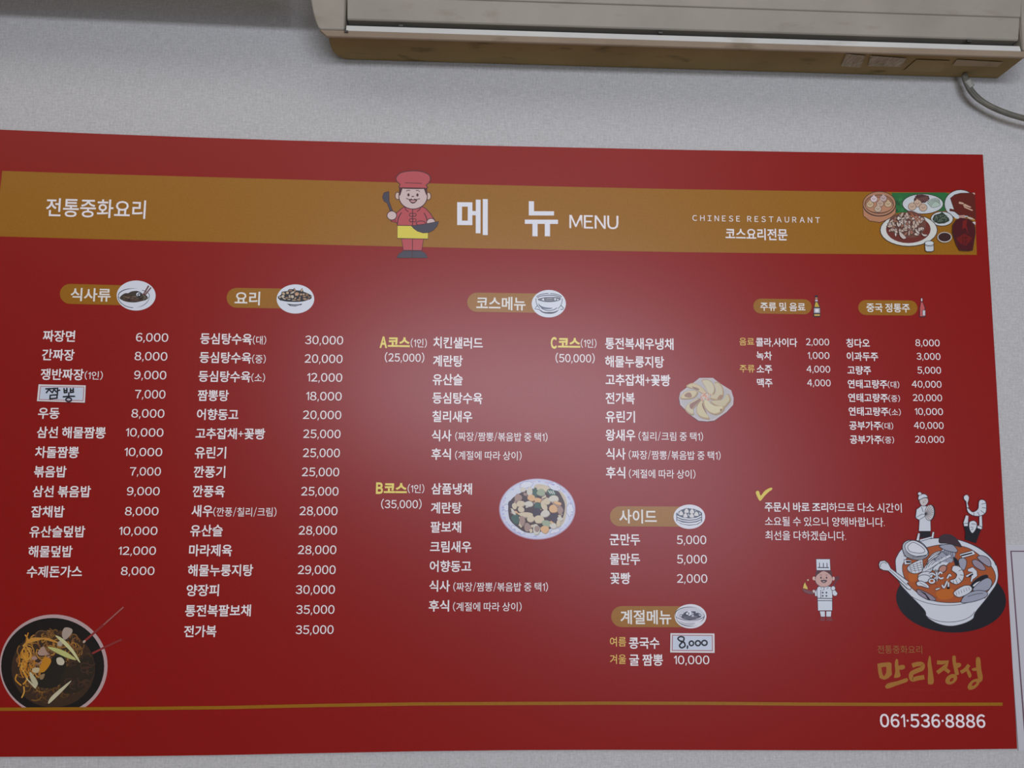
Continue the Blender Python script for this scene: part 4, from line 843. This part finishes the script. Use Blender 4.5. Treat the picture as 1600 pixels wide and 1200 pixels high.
# ------------------------------------------------------------------ the neighbouring white sheet
def sheet():
    L = [(1569.5, 850.5), (1577, 975), (1585, 1090), (1591, 1173)]
    ptsL = [wall(x, y, .0012) for x, y in L]
    xr = ptsL[0].x+.55; zt, zb = ptsL[0].z, ptsL[-1].z
    root = empty('wall_notice', (xr-.27, 0, (zt+zb)/2), label='white printed sheet with plum border line at the right edge of the red board', cat='poster')
    ROOTLOC[root.name] = root.location.copy()
    out = [(v.x, v.z) for v in ptsL]+[(xr, zb), (xr, zt)]
    vs, fs = prism(out, .0002, .0022); sub(mesh('paper_sheet', vs, fs, SHEETW), root)
    a, b = wall(1578.6, 860.5, .0025), wall(1600.5, 1148, .0025)
    w = .0022; dirx = (b.x-a.x)/(b.z-a.z)
    zb2 = zb+.015; bx = a.x+dirx*(zb2-a.z)
    o2 = [(a.x, a.z), (bx, zb2), (xr-.02, zb2), (xr-.02, a.z)]
    i2 = [(a.x+w, a.z-w*.8), (bx+w, zb2+w*.8), (xr-.02-w, zb2+w*.8), (xr-.02-w, a.z-w*.8)]
    vs = [(x, -.0026, z) for x, z in o2+i2]; fs = [(i, (i+1) % 4, 4+(i+1) % 4, 4+i) for i in range(4)]
    sub(mesh('border_line', vs, fs, BORDER), root)
sheet()

# ------------------------------------------------------------------ air conditioner indoor unit
def Z(py, d, px=900): return wall(px, py, d).z
def X(px, d, py=60): return wall(px, py, d).x
XL, XR = X(527, 0, 92), X(1559, 0, 119)          # tray ends at the wall
D1 = .100                                         # depth of the tray front edge
zb0 = Z(104, .0); zb1 = Z(69, D1)
UL, UR = X(499.5, .106, 48), X(1600, .106, 90)+.035                          # casing ends
ac = empty('air_conditioner', ((UL+UR)/2, 0, zb0), label='old cream wall-mounted air conditioner above the red menu board', cat='air conditioner')
ROOTLOC[ac.name] = ac.location.copy()
def extr(name, prof, x0, x1, m, bw=0.0, seg=3, capin=0.0):
    """prof: list of (depth, z) closed; extruded along x"""
    n = len(prof); c = (sum(q[0] for q in prof)/n, sum(q[1] for q in prof)/n)
    vs = [(x0, -d, z) for d, z in prof]+[(x1, -d, z) for d, z in prof]
    fs = [tuple(range(n)), tuple(range(n, 2*n))[::-1]]+[(i, n+i, n+(i+1) % n, (i+1) % n) for i in range(n)]
    o = sub(mesh(name, vs, fs, m), ac)
    import bmesh
    bm = bmesh.new(); bm.from_mesh(o.data); bmesh.ops.recalc_face_normals(bm, faces=bm.faces); bm.to_mesh(o.data); bm.free()
    if bw: bevel(o, bw, seg)
    return o
H = .30
zl0, zl1 = Z(59, D1+.012), Z(48.5, D1+.020)       # lip: bottom / top of front
zs1 = Z(49.0, D1+.010)
top = zb0+H
# tray (yellowed bottom), narrower at the wall than at the front
XL1, XR1 = X(513, D1, 61), X(1602, D1, 93)
def tray():
    import bmesh
    def zt(d): return zb1+(zb0-zb1)*(1-d/D1)
    plan = []
    for px, py in ((512.5, 60.5), (515, 71), (519, 80), (526, 87), (536, 91), (549, 92.2)):
        d = D1*max(0, (92.2-py)/31.7)+.0008; plan.append((X(px, d, py), d))
    plan += [(XR, .0008), (XR1, D1)]
    n = len(plan)
    vs = [(x, -d, zt(d)) for x, d in plan]+[(x, -d, zt(d)+.010) for x, d in plan]
    fs = [tuple(range(n)), tuple(range(n, 2*n))]+[(i, (i+1) % n, n+(i+1) % n, n+i) for i in range(n)]
    o = sub(mesh('base_tray', vs, fs, TRAY), ac)
    bm = bmesh.new(); bm.from_mesh(o.data); bmesh.ops.recalc_face_normals(bm, faces=bm.faces); bm.to_mesh(o.data); bm.free()
    bevel(o, .003, 3)
tray()
D2 = .108
PL, PR = X(540.5, .105, 25), X(1594, .105, 65)          # inner edges of the two end caps
zA, zB_ = Z(69, .104), Z(59, D2)
lip = extr('lower_lip', [(.0975, zA+.002), (.101, zA+.0005), (.104, zA+.001), (D2, zB_), (D2-.001, zB_+.0005), (.0975, zB_+.002)], UL, UR, LIP, .0015, 2)
for v in lip.data.vertices:
    if v.co.z < zB_-.002: v.co.x += .011 if v.co.x < 0 else -.011
zS0, zS1 = zB_, Z(50.5, D2-.004)
extr('pale_strip', [(D2-.030, zS0+.001), (D2-.0005, zS0+.0005), (D2-.003, zS1-.001), (D2-.005, zS1), (D2-.030, zS1-.001)], PL+.001, PR-.001, STRIP, .0008, 2)
extr('louver', [(.02, zS1-.004), (D2-.012, zS1-.001), (D2-.026, zS1+.020), (.02, zS1+.020)], PL-.002, PR+.002, DARK)
DP = .104
zP, zP2 = Z(41.5, DP), Z(7, DP+.006)
extr('front_panel', [(.06, zP+.002), (DP-.002, zP), (DP, zP+.002), (DP+.006, zP2), (DP+.006, zP2+.02), (.06, zP2+.02)], PL+.002, PR-.002, CREAM, .001, 2)
extr('upper_grille', [(.06, zP2+.0015), (DP+.0085, zP2+.0015), (DP+.018, zP2+.06), (DP+.012, zP2+.16), (DP-.04, top-.02), (.06, top)], PL+.002, PR-.002, CREAM, .001, 1)
# casing body and end caps
extr('casing', [(.001, zb1+.03), (.055, zb1+.022), (.055, top-.004), (.001, top)], UL+.028, UR-.028, CREAM, .004, 2)
capp = [(.004, zB_+.001), (D2+.001, zB_+.001), (D2+.0015, zP+.002), (DP+.009, zP2), (DP+.020, zP2+.06), (DP+.014, zP2+.16), (DP-.04, top-.016), (.06, top+.002), (.004, top+.002)]
def end_cap(inner, side):
    base = X(499.5, D2, 48)
    out = [(499.5, 47.6), (496.5, 43), (492.5, 33), (489, 20), (486, 5), (484, -12), (482, -40)]
    q = [(inner, zB_+.0006)]
    for px, py in out:
        off = X(px, D2, py)-base; x = UL+off if side < 0 else UR-off
        q.append((x, Z(py, D2, px)+.0006 if side < 0 else Z(py, D2, px)-Z(47.6, D2, 499.5)+zB_+.0006))
    q += [(q[-1][0], top-.03), (q[-1][0]+(.012 if side < 0 else -.012), top), (inner, top)]
    vs, fs = prism(q, .085, D2+.0022)
    for i in range(len(q)):
        x, y, z = vs[i]
        if i: vs[i] = (x-side*.010, y, z+.002)
    o = sub(mesh('end_cap', vs, fs, CREAM), ac)
    import bmesh
    bm = bmesh.new(); bm.from_mesh(o.data); bmesh.ops.recalc_face_normals(bm, faces=bm.faces); bm.to_mesh(o.data); bm.free()
    bevel(o, .0035, 3)
end_cap(PL-.0012, -1); end_cap(PR+.0012, 1)
# clips along the outlet
def small(name, px, py, d, w, h, t, m, bw=.001):
    c = wall(px, py, d); vs, fs = box(c.x-w/2, c.x+w/2, -d-t, -d, c.z-h/2, c.z+h/2)
    o = sub(mesh(name, vs, fs, m), ac)
    if bw: bevel(o, bw, 2)
    return o
for x, y in ((627, 38.5), (1031, 49.5), (1512, 62.5)): small('louver_clip', x, y+4, D2-.010, .008, .004, .006, DARK)
small('screw_hole', 541, 49.5, D2+.001, .006, .003, .002, DARK, 0)
# label, cover plate and rating plate on the underside of the tray
def under(name, q, m, th=.0007):
    """quad lying on the sloping underside; q: photo px corners"""
    def on(px, py):
        v = R_*((px-800)/F)+F_+U_*(-(py-600)/F)
        # underside plane through back edge and front edge
        n = Vector((0, zb1-zb0, D1)); p0 = Vector((0, 0, zb0-.0015))
        t = (p0-EYE).dot(n)/v.dot(n); return EYE+v*t
    a = [on(*c) for c in q]; up = Vector((0, 0, -th))
    n = len(a); vs = a+[v+up for v in a]; fs = [tuple(range(n)), tuple(range(n, 2*n))[::-1]]+[(i, (i+1) % n, n+(i+1) % n, n+i) for i in range(n)]
    return sub(mesh(name, vs, fs, m), ac)
under('faded_label', [(1322, 84), (1352, 87), (1344, 105), (1314, 103)], LABELM)
under('faded_label', [(1360, 87), (1416, 91), (1408, 104), (1356, 103)], LABELM)
PLATE = plastic('plate_plastic', (.27, .195, .09), (.33, .245, .115), (.15, .11, .05), .7, .08)
under('cover_plate', [(1432, 93), (1484, 95), (1468, 112), (1412, 110)], PLATE)
RATE = plastic('rating_plastic', (.33, .26, .16), (.38, .30, .19), (.2, .15, .09), .7, .08)
under('rating_plate', [(1495, 93), (1566, 97), (1558, 104), (1488, 102)], RATE)

# drain hose -------------------------------------------------------------------------------
def tube(name, pts, r, m, root, seg=12):
    cu = bpy.data.curves.new(name, 'CURVE'); cu.dimensions = '3D'; cu.bevel_depth = r; cu.bevel_resolution = 4; cu.use_fill_caps = True
    s = cu.splines.new('NURBS'); s.points.add(len(pts)-1); s.use_endpoint_u = True; s.order_u = 4; s.resolution_u = 8
    for i, q in enumerate(pts): s.points[i].co = (*q, 1)
    o = bpy.data.objects.new(name, cu); COL.objects.link(o)
    dg = bpy.context.evaluated_depsgraph_get(); me = bpy.data.meshes.new_from_object(o.evaluated_get(dg))
    bpy.data.objects.remove(o); me.polygons.foreach_set('use_smooth', [True]*len(me.polygons)); me.materials.clear()
    o = link(name, me, m)
    return sub(o, root) if root else o
hp = [(1507, 116, .022), (1507.5, 119, .022), (1509, 126, .024), (1516, 141, .026), (1530, 156, .028), (1548, 167, .030), (1572, 177, .032), (1600, 185.5, .034), (1640, 194, .034), (1700, 203, .030)]
hose = empty('drain_hose', wall(1507, 112, .022), label='grey hose hanging from the right end of the air conditioner', cat='hose')
ROOTLOC[hose.name] = hose.location.copy()
tube('hose', [wall(*q) for q in hp], .0049, HOSE, hose)
tube('wire', [wall(q[0]-1.5, q[1]+2.0, q[2]+.002) for q in hp[:5]]+[wall(1541, 163.5, .028), wall(1556, 170.5, .030)], .0034, HOSE, hose)
tc_ = wall(1517, 131.5, .030)
o = tube('tape_wrap', [wall(1511, 127, .026), wall(1513.5, 132, .0262), wall(1517, 137, .0265)], .0068, TAPE, hose)

bpy.data.objects.remove(_fo)
